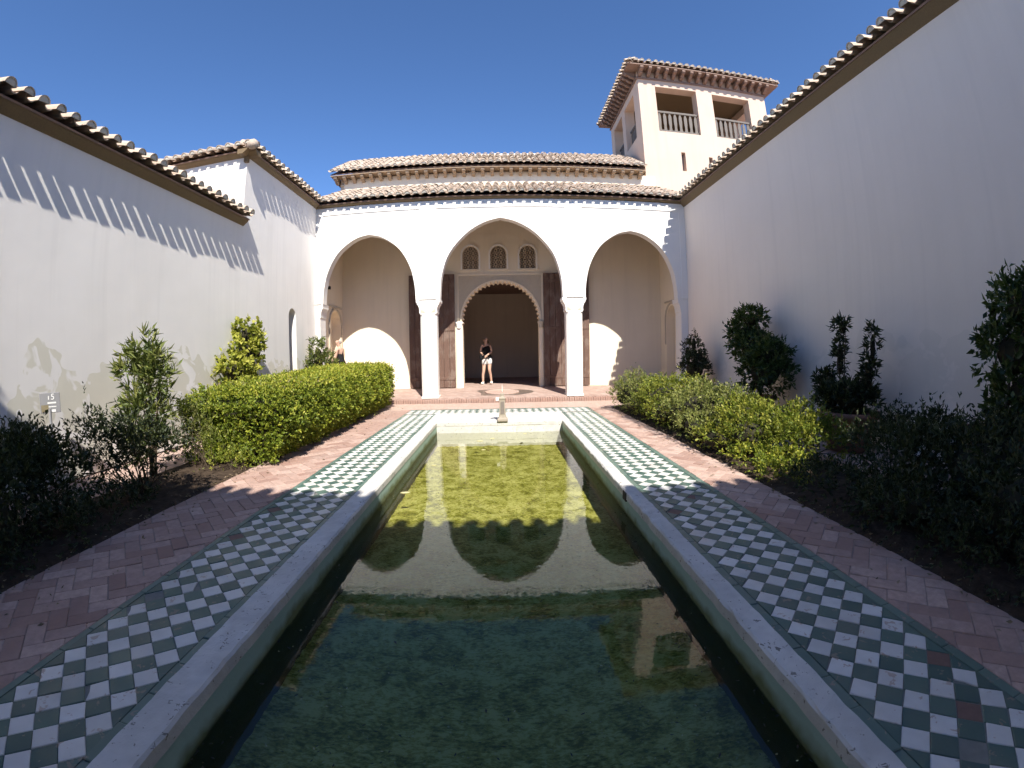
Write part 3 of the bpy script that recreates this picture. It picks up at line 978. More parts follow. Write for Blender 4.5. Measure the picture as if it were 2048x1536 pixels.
# ================================================================== tower
TX0, TX1, TY0, TY1, TZ = 5.02, 10.25, 14.20, 18.35, 11.22
tw = tag(empty('tower', (7.6, 16.2, 0)), 'square cream tower with open lookout and wooden balustrades', 'building')
ops = [(5.66, 7.27, 9.13, 10.98), (7.92, 9.49, 9.15, 10.95)]
sl = [(6.41, 6.565, 7.64, 8.36), (7.48, 7.63, 7.55, 8.28)]
rect = lambda a, b, c, d: [(a, c), (b, c), (b, d), (a, d)]
MB().plate(rect(TX0, TX1, 5.5, TZ + .35), [rect(*q) for q in ops + sl], (0, TY0, 0), (1, 0, 0), (0, 0, 1), (0, 1, 0), .40).build('wall', M['tower'], tw)
wops = [(14.85, 16.15, 9.13, 10.95), (16.55, 17.85, 9.13, 10.95)]
MB().plate(rect(TY0 + .401, TY1, 5.5, TZ + .35), [rect(*q) for q in wops], (TX0, 0, 0), (0, 1, 0), (0, 0, 1), (1, 0, 0), .40).build('wall', M['tower'], tw)
MB().plate(rect(TY0 + .401, TY1, 5.5, TZ + .35), [rect(*q) for q in wops[:1]], (TX1, 0, 0), (0, 1, 0), (0, 0, 1), (-1, 0, 0), .40).build('wall', M['tower'], tw)
MB().plate(rect(TX0 + .401, TX1 - .401, 5.5, TZ + .35), [], (0, TY1, 0), (1, 0, 0), (0, 0, 1), (0, -1, 0), .40).build('wall', M['tower'], tw)
MB().box((TX0 + .3, TY0 + .3, 8.85), (TX1 - .3, TY1 - .3, 9.05)).build('lookout_floor', M['tower'], tw)
MB().box((TX0 + .1, TY0 + .1, TZ + .02), (TX1 - .1, TY1 - .1, TZ + .1)).build('lookout_ceiling', M['eave'], tw)
for q in sl: MB().box((q[0] - .02, TY0 + .22, q[2] - .02), (q[1] + .02, TY0 + .25, q[3] + .02)).build('slit_window', M['metal'], tw)


def balustrade(a, b, z0, org, U, n):
    """rails and flat splat balusters between a and b along U"""
    U = Vector(U); org = Vector(org); Nn = Vector((-U.y, U.x, 0))
    ro = None
    for z, h, nm_ in ((z0 + .80, .075, 'railing'), (z0 + .01, .09, 'bottom_rail')):
        r = MB(); p = org + U * a; r.prism([p + Vector((0, 0, z)), p + Vector((0, 0, z + h)), p + Nn * .07 + Vector((0, 0, z + h)), p + Nn * .07 + Vector((0, 0, z))], U * (b - a))
        q_ = r.build(nm_, M['railwood'], ro or tw); ro = ro or q_
    for i in range(n):
        c = a + (i + .5) * (b - a) / n; hw = (b - a) / n * .30
        pr = [(-hw, z0 + .09), (hw, z0 + .09), (hw * .72, z0 + .25), (hw, z0 + .42), (hw, z0 + .66), (hw * .5, z0 + .76), (hw * .5, z0 + .802), (-hw * .5, z0 + .802), (-hw * .5, z0 + .76), (-hw, z0 + .66), (-hw, z0 + .42), (-hw * .72, z0 + .25)]
        MB().prism([org + U * (c + x) + Nn * .02 + Vector((0, 0, z)) for x, z in pr], Nn * .03).build('baluster', M['railwood'], ro)


for q in ops:
    balustrade(q[0], q[1], 9.15, (0, TY0 + .10, 0), (1, 0, 0), 8)
for q in wops:
    balustrade(q[0], q[1], 9.15, (TX0 + .25, 0, 0), (0, 1, 0), 7)
ov = .50
OC = .12
for a, b, o_, h in (((TX0 - OC, TY0), (TX1 + OC, TY0), (0, -1), (True, True)), ((TX0, TY0 - OC), (TX0, TY1 + OC), (-1, 0), (True, True)), ((TX1, TY0 - OC), (TX1, TY1 + OC), (1, 0), (True, True)), ((TX0 - OC, TY1), (TX1 + OC, TY1), (0, 1), (True, True))):
    a, b = Vector(a), Vector(b); d = (b - a).normalized() * (ov - .12)
    eave_roof(tw, tuple(a - d), tuple(b + d), o_, TZ + .30, ov, R(21), 2.6, .236, 1, 9, hip=h, soffit=False, rise=.09)
MB().box((TX0 - ov + .05, TY0 - ov + .05, TZ + .36), (TX1 + ov - .05, TY1 + ov - .05, TZ + .40)).build('eave_board', M['bracket'], tw)
MB().box((TX0 - .05, TY0 - .05, TZ + .02), (TX1 + .05, TY0 - .001, TZ + .09)).build('cornice', M['bracket'], tw)
MB().box((TX0 - .05, TY0 - .001, TZ + .02), (TX0 - .001, TY1 + .05, TZ + .09)).build('cornice', M['bracket'], tw)
bk2 = bracket_mesh(.43, .25, .12, M['bracket'])
for i in range(17): link('bracket', bk2, tw, Matrix.Translation((TX0 + .02 + i * .32, TY0 - .002, TZ + .358)))
for i in range(14): link('bracket', bk2, tw, Matrix.Translation((TX0 - .002, TY0 + .22 + i * .30, TZ + .358)) @ Matrix.Rotation(R(-90), 4, 'Z'))

# ================================================================== walls round the court
nw = tag(empty('courtyard_wall', (WL, 3, 0)), 'lower white wall with flaking plaster and a tiled eave, beside the hedge', 'wall')
MB().box((WL - .5, -2.6, 0), (WL, 8.078, 4.06)).build('wall', M['whitewall'], nw)
eave_roof(nw, (WL, -1.4), (WL, 8.10), (1, 0), 4.05, .27, R(17), 3.0, .242, 1, 9, rise=.10)

sbld = tag(empty('side_building', (WL - 3, 10, 0)), 'taller white block with a sharp corner rising above the lower wall', 'building')
cut = round_arch(10.455, .205, -.02, 2.36, 12)
MB().plate([(8.08, -.02)] + cut + [(YA + .5, -.02), (YA + .5, 5.56), (8.08, 5.56)], [], (WL, 0, 0), (0, 1, 0), (0, 0, 1), (-1, 0, 0), .5).build('wall', M['whitewall'], sbld)
MB().box((WL - .34, 10.2, 0), (WL - .30, 10.72, 2.6)).build('niche_door', M['dark'], sbld)
MB().box((-11.5, 8.08, 3.2), (WL - .501, 8.55, 5.56)).build('wall', M['whitewall'], sbld)
eave_roof(sbld, (-11.5, 8.08), (WL + .25, 8.08), (0, -1), 5.555, .25, R(20), 3.2, .232, 1, 9, hip=(False, True), rise=.08)
eave_roof(sbld, (WL, 7.85), (WL, YA + .1), (1, 0), 5.555, .25, R(20), 3.2, .242, 1, 9, hip=(True, False), rise=.08)
MB().tube([(WL + .27, 7.82, 5.70), (WL - .3, 8.36, 5.98)], [.11, .10], 9).build('hip_tile', M['rtile'], sbld, True)
MB().box((WL - .05, 8.02, 5.43), (WL + .04, 8.10, 5.60)).build('corner_bracket', M['eave'], sbld)

rw = tag(empty('courtyard_wall', (WR, 5, 0)), 'tall shaded white wall behind the potted plants', 'wall')
MB().box((WR, -2.6, 0), (WR + .5, YA + .46, 5.48)).build('wall', M['wallright'], rw)
eave_roof(rw, (WR, -1.4), (WR, YA + .1), (-1, 0), 5.475, .27, R(18), 3.0, .225, 1, 9, rise=.14)

# the range at the near end, whose eave shades the near half of the pool
RY, RZ = -1.42, 5.56
rb = tag(empty('rear_building', (0, -2, 0)), 'white range at the near end whose eave shades the near pool', 'building')
MB().plate([(-5.7, -.02), (5.8, -.02), (5.8, RZ), (-5.7, RZ)], [], (0, RY, 0), (1, 0, 0), (0, 0, 1), (0, -1, 0), .5).build('wall', M['white'], rb)
MB().box((-5.7, -9.0, 0), (5.8, -4.2, 8.45)).build('sky_blocker', M['white'], rb)  # unseen block added to cut the sky light on the near court
eave_roof(rb, (-8.5, RY), (8.5, RY), (0, 1), RZ, .25, R(28), 3.1, .242, 0, 9, rise=.08)

# ================================================================== planting
def leafmat(name, stops, transl=0.3, rough=0.5):
    t = NT(name)
    at = t.n.new('ShaderNodeAttribute'); at.attribute_name = 'rnd'
    c = t.ramp(at.outputs['Fac'], stops)
    t.fin(c, rough, 0.35)
    tr = t.n.new('ShaderNodeBsdfTranslucent'); mx = t.n.new('ShaderNodeMixShader'); mx.inputs[0].default_value = transl
    t.l(t.mix(0.5, c, (0.22, 0.30, 0.03)), tr.inputs['Color'])
    t.l(t.b.outputs[0], mx.inputs[1]); t.l(tr.outputs[0], mx.inputs[2]); t.l(mx.outputs[0], t.out.inputs[0])
    return t.m


G = {
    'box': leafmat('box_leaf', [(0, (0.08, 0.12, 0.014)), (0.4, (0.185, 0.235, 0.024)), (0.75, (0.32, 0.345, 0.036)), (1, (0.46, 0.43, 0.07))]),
    'oleander': leafmat('oleander_leaf', [(0, (0.05, 0.075, 0.018)), (0.6, (0.12, 0.15, 0.034)), (1, (0.22, 0.23, 0.065))], .2),
    'golden': leafmat('golden_leaf', [(0, (0.16, 0.19, 0.02)), (0.4, (0.33, 0.35, 0.045)), (1, (0.52, 0.50, 0.11))], .35),
    'myrtle': leafmat('myrtle_leaf', [(0, (0.02, 0.034, 0.018)), (0.6, (0.045, 0.065, 0.03)), (1, (0.09, 0.11, 0.055))], .15),
    'grey': leafmat('grey_green_leaf', [(0, (0.10, 0.125, 0.03)), (0.5, (0.19, 0.215, 0.05)), (1, (0.31, 0.31, 0.10))], .2),
    'lime': leafmat('lime_leaf', [(0, (0.09, 0.13, 0.016)), (0.5, (0.20, 0.235, 0.028)), (1, (0.36, 0.35, 0.06))], .3),
    'laurel': leafmat('laurel_leaf', [(0, (0.02, 0.04, 0.014)), (0.6, (0.055, 0.09, 0.024)), (1, (0.11, 0.14, 0.04))], .2, .4),
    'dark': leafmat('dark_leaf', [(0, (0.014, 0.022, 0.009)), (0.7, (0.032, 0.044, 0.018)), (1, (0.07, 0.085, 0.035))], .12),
    'dry': leafmat('dry_leaf', [(0, (0.12, 0.085, 0.05)), (0.5, (0.22, 0.17, 0.10)), (1, (0.30, 0.22, 0.17))], .2),
}
M['stem'] = plain('stem_bark', (0.10, 0.075, 0.05), 0.9, 0.35, 30)
M['core'] = plain('shade_core', (0.035, 0.032, 0.018), 1.0, 0.4, 30)  # solid dark filler inside crowns; interior shade put into its colour


def unit(a): return a / (np.linalg.norm(a, axis=1, keepdims=True) + 1e-9)


def leaves(name, P, Dn, L, W, mat, parent, rn=None, var=.45):
    """one folded leaf (two triangles) at each P pointing along Dn"""
    n = len(P)
    Dn = unit(Dn)
    S = unit(np.cross(Dn, rng.normal(size=(n, 3))))
    Nn = np.cross(S, Dn)
    l = (L * (1 + var * rng.uniform(-1, 1, n)))[:, None]; w_ = (W * (1 + var * rng.uniform(-1, 1, n)))[:, None]
    V = np.empty((n, 4, 3))
    V[:, 0] = P; V[:, 2] = P + Dn * l - Nn * l * .12
    V[:, 1] = P + Dn * l * .45 + S * w_ * .5 + Nn * w_ * .22; V[:, 3] = P + Dn * l * .45 - S * w_ * .5 + Nn * w_ * .22
    me = bpy.data.meshes.new(name)
    me.vertices.add(4 * n); me.vertices.foreach_set('co', V.reshape(-1).astype(np.float32))
    me.loops.add(6 * n); me.polygons.add(2 * n)
    b = np.arange(n)[:, None] * 4
    me.loops.foreach_set('vertex_index', (b + np.array([0, 1, 2, 0, 2, 3])).reshape(-1).astype(np.int32))
    me.polygons.foreach_set('loop_start', np.arange(0, 6 * n, 3, dtype=np.int32))
    at = me.attributes.new('rnd', 'FLOAT', 'FACE')
    rn = rng.uniform(0, 1, n) if rn is None else np.clip(rn + rng.normal(0, .16, n), 0, 1)
    at.data.foreach_set('value', np.repeat(rn, 2).astype(np.float32))
    me.materials.append(mat); me.update(calc_edges=True)
    return link(name, me, parent)


def sprays(B, Dv, tl, per, spread):
    """twigs from bases B along Dv: leaf positions and directions along each twig"""
    n = len(B); Dv = unit(Dv)
    t = rng.uniform(.15, 1, (n, per, 1))
    ln = (tl * rng.uniform(.6, 1.3, (n, 1, 1)))
    bend = rng.normal(0, .25, (n, 1, 3))
    P = B[:, None] + (Dv[:, None] + bend * t) * t * ln
    Q = Dv[:, None] * .8 + rng.normal(0, spread, (n, per, 3))
    c = rng.uniform(0, 1, (n, 1)).repeat(per, 1)
    return P.reshape(-1, 3), Q.reshape(-1, 3), c.reshape(-1)


def ellipsoid(c, r, n, inner=.55, flat=0.0):
    d = unit(rng.normal(size=(n, 3)))
    d[:, 2] = np.where((d[:, 2] < flat) & (rng.random(n) < .5), -d[:, 2], d[:, 2])
    k = inner + (1 - inner) * rng.random((n, 1)) ** .5
    lump = 1 + .12 * np.sin(d[:, :1] * 5 + c[0] * 3) * np.cos(d[:, 1:2] * 6 + c[1]) + .10 * np.sin(d[:, 2:] * 7 + c[1] * 2)
    P = np.array(c) + d * np.array(r) * k * lump
    return P, d * np.array([1 / x for x in r]) * min(r)


def stems(name, base, tips, r, parent, mat='stem'):
    m = MB()
    for t in tips:
        b = Vector(base) + Vector((random.gauss(0, .05), random.gauss(0, .05), 0)); t = Vector(t)
        mid = b.lerp(t, .5) + Vector((random.gauss(0, .06), random.gauss(0, .06), .04))
        m.tube([b, b.lerp(mid, .5) + Vector((random.gauss(0, .02), random.gauss(0, .02), 0)), mid, t], [r, r * .85, r * .65, r * .3], 5)
    return m.build(name, M[mat], parent, True)


def bush(name, label, cat, base, blobs, leafmat_, n, L, W, tl=.12, per=8, spread=.45, upb=.35, tips=7, group=None, core=True, stem_r=.012, inner=.55):
    """blobs: [(centre, radii)] ; leaves in sprays through the blobs, stems from base into them"""
    o = tag(empty(name, base), label, cat, group)
    vol = np.array([r[0] * r[1] + r[1] * r[2] + r[0] * r[2] for _, r in blobs]); vol = vol / vol.sum()
    Ps, Qs, Cs = [], [], []
    for (c, r), f in zip(blobs, vol):
        k = max(3, int(n * f / per))
        B, Dd = ellipsoid(c, r, k, inner)
        Dd = unit(Dd) + np.array([0, 0, upb]) + rng.normal(0, .25, Dd.shape)
        p, q, cc = sprays(B, Dd, tl, per, spread)
        Ps.append(p); Qs.append(q); Cs.append(cc)
        ks = np.nonzero(B[:, 2] > c[2])[0][:max(2, k // 22)]          # a few longer shoots stand out of the crown
        if len(ks) > 1:
            p, q, cc = sprays(B[ks], Dd[ks] * .6 + np.array([0, 0, .9]), tl * 1.4, per + 3, spread)
            Ps.append(p); Qs.append(q); Cs.append(np.clip(cc + .15, 0, 1))
    P = np.concatenate(Ps); keep = P[:, 2] > .02
    leaves('foliage', P[keep], np.concatenate(Qs)[keep], L, W, leafmat_, o, np.concatenate(Cs)[keep])
    if tips:
        ts = []
        for i in range(tips):
            c, r = blobs[i % len(blobs)]
            d = rng.normal(size=3); d /= np.linalg.norm(d)
            ts.append(tuple(np.array(c) + d * np.array(r) * .6))
        stems('stems', base, ts, stem_r, o)
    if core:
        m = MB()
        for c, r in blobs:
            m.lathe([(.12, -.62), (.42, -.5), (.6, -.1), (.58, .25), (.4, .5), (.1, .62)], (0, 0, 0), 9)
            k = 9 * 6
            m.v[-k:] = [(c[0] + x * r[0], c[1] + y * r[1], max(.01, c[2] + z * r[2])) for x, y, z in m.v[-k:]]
        m.build('shade_core', M['core'], o)
    return o


# ---- big clipped box hedge on the left
hd_o = tag(empty('box_hedge', (-3.5, 8, 0)), 'long clipped hedge with bright yellow-green leaves beside the brick path', 'hedge')
hx0, hx1, hy0, hy1 = -4.25, -2.83, 5.02, 10.95


def hedge_top(y): return .90 + .17 * (y - hy0) / (hy1 - hy0)


def hedge_pts(n):
    a = np.array([(hy1 - hy0) * .98, (hy1 - hy0) * 1.42 * .9, 1.42 * .98, 1.42 * .98, (hy1 - hy0) * .4])
    k = rng.choice(5, n, p=a / a.sum())
    u, v = rng.random(n), rng.random(n)
    P = np.zeros((n, 3)); N = np.zeros((n, 3))
    y = hy0 + (hy1 - hy0) * u; zt = hedge_top(y)
    # front (pool side): bulges outwards, undercut at the foot, ragged line at the bottom
    m = k == 0; z = .04 + (zt - .04) * v; bulge = .10 * np.sin(np.pi * np.clip(z / zt, 0, 1)) - .16 * (1 - z / zt) ** 3
    P[m] = np.stack([hx1 + bulge, y, z], 1)[m]; N[m] = (1, 0, .15)
    m = k == 1; P[m] = np.stack([hx0 + (hx1 - hx0) * v, y, zt], 1)[m]; N[m] = (0, 0, 1)
    xx = hx0 + (hx1 - hx0) * u
    m = k == 2; P[m] = np.stack([xx, hy0 + .05 * np.sin(u * 3.14) * -1 + 0 * v, .04 + (hedge_top(hy0) - .04) * v], 1)[m]; N[m] = (0, -1, .15)
    m = k == 3; P[m] = np.stack([xx, hy1 + 0 * v, .04 + (hedge_top(hy1) - .04) * v], 1)[m]; N[m] = (0, 1, .15)
    m = k == 4; P[m] = np.stack([hx0 + 0 * v, y, .3 + (zt - .3) * v], 1)[m]; N[m] = (-1, 0, .2)
    # round the long edges, add lumps
    e = np.minimum(hx1 + .1 - P[:, 0], P[:, 0] - hx0); zt = hedge_top(P[:, 1])
    rr = .14
    cut = np.clip(rr - e, 0, rr) ** 2 / rr
    P[:, 2] = np.minimum(P[:, 2], zt - cut * .8)
    ey = np.minimum(hy1 - P[:, 1], P[:, 1] - hy0); P[:, 2] = np.minimum(P[:, 2], zt - np.clip(.2 - ey, 0, .2) ** 2 / .2 * .9)
    lump = .035 * np.sin(P[:, 1] * 4.1 + 1) * np.sin(P[:, 2] * 6 + 2) + .03 * np.sin(P[:, 1] * 9.3 + P[:, 2] * 5) + .025 * np.sin(P[:, 1] * 17 + P[:, 0] * 13 + P[:, 2] * 11)
    P += unit(N) * (lump[:, None] * np.where(N[:, 2:] > .9, .5, 1)) - unit(N) * (rng.random((n, 1)) ** 2 * .14)
    return P, N


B, N = hedge_pts(21000)
p, q, c = sprays(B, N + rng.normal(0, .35, N.shape) + np.array([0, 0, .25]), .085, 6, .6)
sunny = np.clip((p[:, 1] - 5.0) / 3.0, 0, 1) * .16  # leaf tone lightened towards the far end as if sunlit
leaves('foliage', p, q, .036, .024, G['box'], hd_o, c * .7 + sunny + np.where(p[:, 2] > hedge_top(p[:, 1]) - .05, .2, 0))  # sun brightness put into the top leaves, where fresh growth is also yellower
k = rng.random(len(B)) < .06
m_ = (B[:, 1] < 5.9) & (B[:, 0] > -3.9) | (k & (B[:, 1] < 6.8))
p, q, c = sprays(B[m_][:260], N[m_][:260] + np.array([0, -.2, .5]), .17, 6, .5)
leaves('stray_shoots', p, q, .034, .02, G['lime'], hd_o, c)
dmask = (np.abs(B[:, 1] - 6.15) < .75) & (B[:, 2] > .82)
p, q, c = sprays(B[dmask][:170] + np.array([0, 0, .02]), N[dmask][:170] + np.array([0, -.4, .6]), .07, 6, .6)
leaves('dry_patch', p, q, .03, .014, G['dry'], hd_o, c)
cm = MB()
cm.box((hx0 + .16, hy0 + .18, .10), (hx1 - .16, hy1 - .18, .78)); cm.build('shade_core', M['core'], hd_o)
st_ = MB()
for i in range(42):
    y = hy0 + .15 + i * .14; x = hx1 - .18 + random.gauss(0, .05)
    st_.tube([(x - .05, y, 0), (x, y + .02, .14), (x + .03, y + random.gauss(0, .05), .34)], [.012, .01, .007], 5)
st_.build('stems', M['stem'], hd_o)

# ---- left: loose shrubs
bush('oleander', 'tall upright shrub with narrow leaves against the flaking wall', 'shrub', (-4.12, 4.2, 0),
     [((-4.12, 4.25, 1.28), (.13, .14, .36)), ((-4.36, 4.25, 1.16), (.11, .13, .30)), ((-3.93, 4.25, 1.10), (.12, .14, .34)), ((-4.13, 4.2, .75), (.27, .22, .30)), ((-4.1, 4.2, .4), (.25, .2, .2))], G['oleander'], 2500, .115, .024, .14, 7, .5, .8, 10, core=False, stem_r=.016, inner=.2)
bush('myrtle_bush', 'dark twiggy shrub in shade in front of the oleander', 'shrub', (-3.72, 3.62, 0),
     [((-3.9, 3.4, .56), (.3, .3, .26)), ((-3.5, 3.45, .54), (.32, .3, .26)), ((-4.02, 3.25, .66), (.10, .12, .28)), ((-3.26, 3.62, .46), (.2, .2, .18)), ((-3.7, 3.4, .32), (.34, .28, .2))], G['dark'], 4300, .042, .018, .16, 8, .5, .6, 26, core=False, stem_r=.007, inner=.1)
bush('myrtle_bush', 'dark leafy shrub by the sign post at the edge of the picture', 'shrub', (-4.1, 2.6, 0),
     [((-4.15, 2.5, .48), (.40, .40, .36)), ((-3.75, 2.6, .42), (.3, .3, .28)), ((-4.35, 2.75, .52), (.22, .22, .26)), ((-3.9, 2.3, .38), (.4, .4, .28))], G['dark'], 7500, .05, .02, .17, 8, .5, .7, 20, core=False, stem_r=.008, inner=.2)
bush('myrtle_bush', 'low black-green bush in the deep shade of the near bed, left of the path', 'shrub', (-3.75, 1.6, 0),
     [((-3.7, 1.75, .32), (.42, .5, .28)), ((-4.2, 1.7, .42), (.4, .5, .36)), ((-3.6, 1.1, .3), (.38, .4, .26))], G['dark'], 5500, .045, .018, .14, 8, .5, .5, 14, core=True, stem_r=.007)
bush('lavender', 'thin grey-green shrub with spiky twigs at the end of the hedge', 'shrub', (-3.75, 4.78, 0),
     [((-3.85, 4.75, .45), (.22, .25, .36)), ((-3.6, 4.85, .25), (.25, .22, .2)), ((-4.05, 4.8, .55), (.14, .16, .3))], G['grey'], 2400, .034, .007, .19, 10, .35, 1.0, 22, core=False, stem_r=.005, inner=.1)
bush('weed', 'small sprawling plant at the foot of the hedge beside the path', 'plant', (-3.35, 4.75, 0),
     [((-3.35, 4.75, .10), (.26, .34, .10)), ((-3.25, 5.1, .12), (.16, .2, .12))], G['lime'], 900, .032, .014, .12, 7, .6, .4, 10, core=False, stem_r=.004, inner=.1)
bush('climber', 'golden yellow climbing shrub against the white wall behind the hedge', 'shrub', (-4.95, 7.6, 0),
     [((-4.95, 7.95, 1.82), (.2, .30, .26)), ((-4.95, 7.85, 1.42), (.22, .36, .32)), ((-4.95, 7.45, 1.12), (.24, .5, .26)), ((-4.95, 8.2, 1.55), (.18, .26, .34)), ((-4.93, 7.6, .75), (.22, .55, .3))], G['golden'], 2600, .085, .062, .1, 6, .7, .1, 8, core=True, stem_r=.015)
bush('corner_shrub', 'green upright shrub in front of the arcade end pier behind the hedge', 'shrub', (-4.72, 11.1, 0),
     [((-4.80, 11.1, 1.2), (.20, .2, .58)), ((-4.98, 11.1, .9), (.14, .18, .5)), ((-4.50, 11.15, 1.0), (.12, .14, .45)), ((-4.75, 11.1, .5), (.36, .25, .4))], G['oleander'], 3000, .09, .028, .16, 8, .5, .9, 9, core=True, stem_r=.014, inner=.3)

# ---- right: row of loose bushes in the bed
rb_ = 'bushes in the bed beside the right path'
bush('myrtle_bush', 'grey-green rounded bush nearest the arcade at the far end of the bed', 'shrub', (3.0, 9.35, 0),
     [((2.92, 9.4, .42), (.40, .62, .42)), ((3.1, 8.75, .40), (.46, .5, .40)), ((2.78, 9.75, .3), (.3, .35, .28)), ((2.78, 8.9, .2), (.2, .5, .2))], G['grey'], 9000, .036, .016, .11, 7, .5, .5, 12, rb_)
bush('myrtle_bush', 'yellow-green bush second from the arcade in the bed', 'shrub', (3.15, 7.7, 0),
     [((3.05, 7.75, .42), (.48, .6, .40)), ((3.3, 7.25, .43), (.42, .5, .38)), ((2.78, 7.4, .24), (.22, .6, .22)), ((2.95, 8.2, .35), (.36, .4, .34))], G['lime'], 9000, .040, .019, .11, 7, .5, .5, 12, rb_)
bush('myrtle_bush', 'dull green loose bush in the middle of the bed', 'shrub', (3.2, 6.3, 0),
     [((3.1, 6.4, .40), (.5, .55, .38)), ((3.38, 5.95, .42), (.38, .45, .36)), ((2.82, 6.0, .2), (.22, .6, .2)), ((2.95, 6.9, .3), (.34, .35, .3))], G['grey'], 8600, .040, .017, .12, 7, .5, .5, 12, rb_)
bush('myrtle_bush', 'bright lime-yellow bush below the hook-shaped potted shrub', 'shrub', (3.25, 5.3, 0),
     [((3.25, 5.35, .36), (.42, .36, .34)), ((3.05, 4.95, .27), (.34, .36, .27)), ((3.45, 5.05, .3), (.32, .3, .28)), ((2.78, 5.3, .16), (.18, .4, .16))], G['lime'], 6500, .042, .021, .11, 7, .5, .5, 10, rb_)
bush('myrtle_bush', 'sunlit pale green bush in front of the big terracotta pot', 'shrub', (3.55, 4.5, 0),
     [((3.58, 4.6, .36), (.34, .34, .32)), ((3.32, 4.35, .28), (.3, .3, .25)), ((3.85, 4.3, .25), (.2, .2, .22))], G['lime'], 5600, .042, .019, .13, 7, .5, .7, 12, rb_, core=False, stem_r=.008, inner=.2)
bush('groundcover', 'low bright green mat of small leaves spilling toward the path edge', 'plant', (2.95, 4.25, 0),
     [((2.88, 4.4, .09), (.28, .55, .13)), ((2.84, 3.95, .08), (.22, .35, .11)), ((3.1, 4.2, .12), (.25, .3, .12))], G['box'], 3600, .03, .018, .07, 7, .7, .5, 0, core=False)
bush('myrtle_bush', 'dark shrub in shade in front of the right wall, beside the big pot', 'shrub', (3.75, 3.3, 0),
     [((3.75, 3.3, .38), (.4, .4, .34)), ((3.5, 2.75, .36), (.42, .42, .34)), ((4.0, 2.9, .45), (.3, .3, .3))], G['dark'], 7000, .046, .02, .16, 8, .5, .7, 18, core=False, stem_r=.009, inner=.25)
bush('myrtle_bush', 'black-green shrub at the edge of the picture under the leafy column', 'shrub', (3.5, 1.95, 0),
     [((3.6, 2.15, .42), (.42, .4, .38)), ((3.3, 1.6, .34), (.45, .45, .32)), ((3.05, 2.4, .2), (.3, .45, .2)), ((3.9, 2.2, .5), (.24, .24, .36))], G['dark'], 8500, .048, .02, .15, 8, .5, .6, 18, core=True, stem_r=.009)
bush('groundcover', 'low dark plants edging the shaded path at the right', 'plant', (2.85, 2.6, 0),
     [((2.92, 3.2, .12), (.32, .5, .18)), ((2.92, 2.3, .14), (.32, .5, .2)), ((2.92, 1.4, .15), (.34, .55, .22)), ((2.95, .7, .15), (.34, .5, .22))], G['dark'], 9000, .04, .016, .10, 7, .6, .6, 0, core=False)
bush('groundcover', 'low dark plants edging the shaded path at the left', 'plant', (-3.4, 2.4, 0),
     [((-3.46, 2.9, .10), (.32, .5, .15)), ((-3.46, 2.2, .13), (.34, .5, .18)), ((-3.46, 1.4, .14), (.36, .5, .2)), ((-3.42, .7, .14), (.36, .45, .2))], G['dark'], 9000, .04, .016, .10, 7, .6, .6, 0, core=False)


# ---- pots
def pot(label, x, y, r, h):
    o = tag(MB().lathe([(r * .62, 0), (r * .66, .02), (r * .92, h * .78), (r * .95, h * .84), (r * 1.06, h * .86), (r * 1.06, h), (r * .93, h), (r * .9, h * .9), (.05, h * .88)], (x, y, 0), 28).build('plant_pot', M['terracotta'], None, True), label, 'plant pot', 'terracotta pots by the right wall')
    return o


pot('terracotta pot holding the hook-shaped leafy shrub', 4.72, 7.35, .33, .50)
pot('wide terracotta pot holding the two-spired shrub', 4.68, 4.90, .42, .53)
pot('terracotta pot under the leafy column at the picture edge', 4.72, 2.75, .38, .60)
pot('terracotta pot with the small shrub next to the arcade', 4.75, 10.3, .30, .45)
bush('potted_laurel', 'shrub trained into a hook shape in a pot by the right wall', 'potted shrub', (4.72, 7.35, .44),
     [((4.72, 7.15, .95), (.42, .52, .40)), ((4.72, 7.6, 1.35), (.3, .40, .30)), ((4.72, 7.95, 1.62), (.26, .30, .26)), ((4.72, 7.62, 1.92), (.24, .36, .16)), ((4.70, 6.95, 1.25), (.3, .3, .22))], G['laurel'], 6500, .085, .034, .12, 7, .6, .2, 9, core=True, stem_r=.018)
bush('potted_laurel', 'dark shrub with two tall leafy spires in a wide pot', 'potted shrub', (4.68, 4.90, .48),
     [((4.68, 5.08, 1.66), (.09, .09, .14)), ((4.68, 5.12, 1.22), (.07, .07, .34)), ((4.68, 4.50, 1.38), (.06, .05, .28)), ((4.68, 4.56, 1.0), (.09, .08, .3)), ((4.68, 4.9, .70), (.38, .42, .22)), ((4.62, 5.4, .85), (.12, .12, .24)), ((4.62, 5.25, .65), (.2, .2, .2))], G['dark'], 3800, .085, .026, .05, 5, .6, .35, 10, core=True, stem_r=.014, inner=.4)
bush('potted_laurel', 'tall leafy column in a pot at the right edge of the picture', 'potted shrub', (4.72, 2.6, .55),
     [((4.72, 2.35, 1.75), (.36, .42, .30)), ((4.72, 2.45, 1.35), (.36, .46, .30)), ((4.72, 2.3, .98), (.36, .42, .28)), ((4.72, 2.5, .72), (.3, .3, .22)), ((4.72, 1.9, 1.4), (.4, .4, .5))], G['laurel'], 6500, .085, .038, .12, 7, .6, .2, 9, core=True, stem_r=.018)
bush('potted_laurel', 'small dark shrub with three thin shoots beside the arcade', 'potted shrub', (4.75, 10.3, .4),
     [((4.75, 10.3, .85), (.34, .42, .36)), ((4.75, 10.75, 1.25), (.1, .1, .28)), ((4.75, 10.35, 1.45), (.09, .09, .3)), ((4.75, 10.0, 1.2), (.1, .1, .22))], G['dark'], 2800, .07, .026, .1, 6, .6, .5, 8, core=True, stem_r=.012)

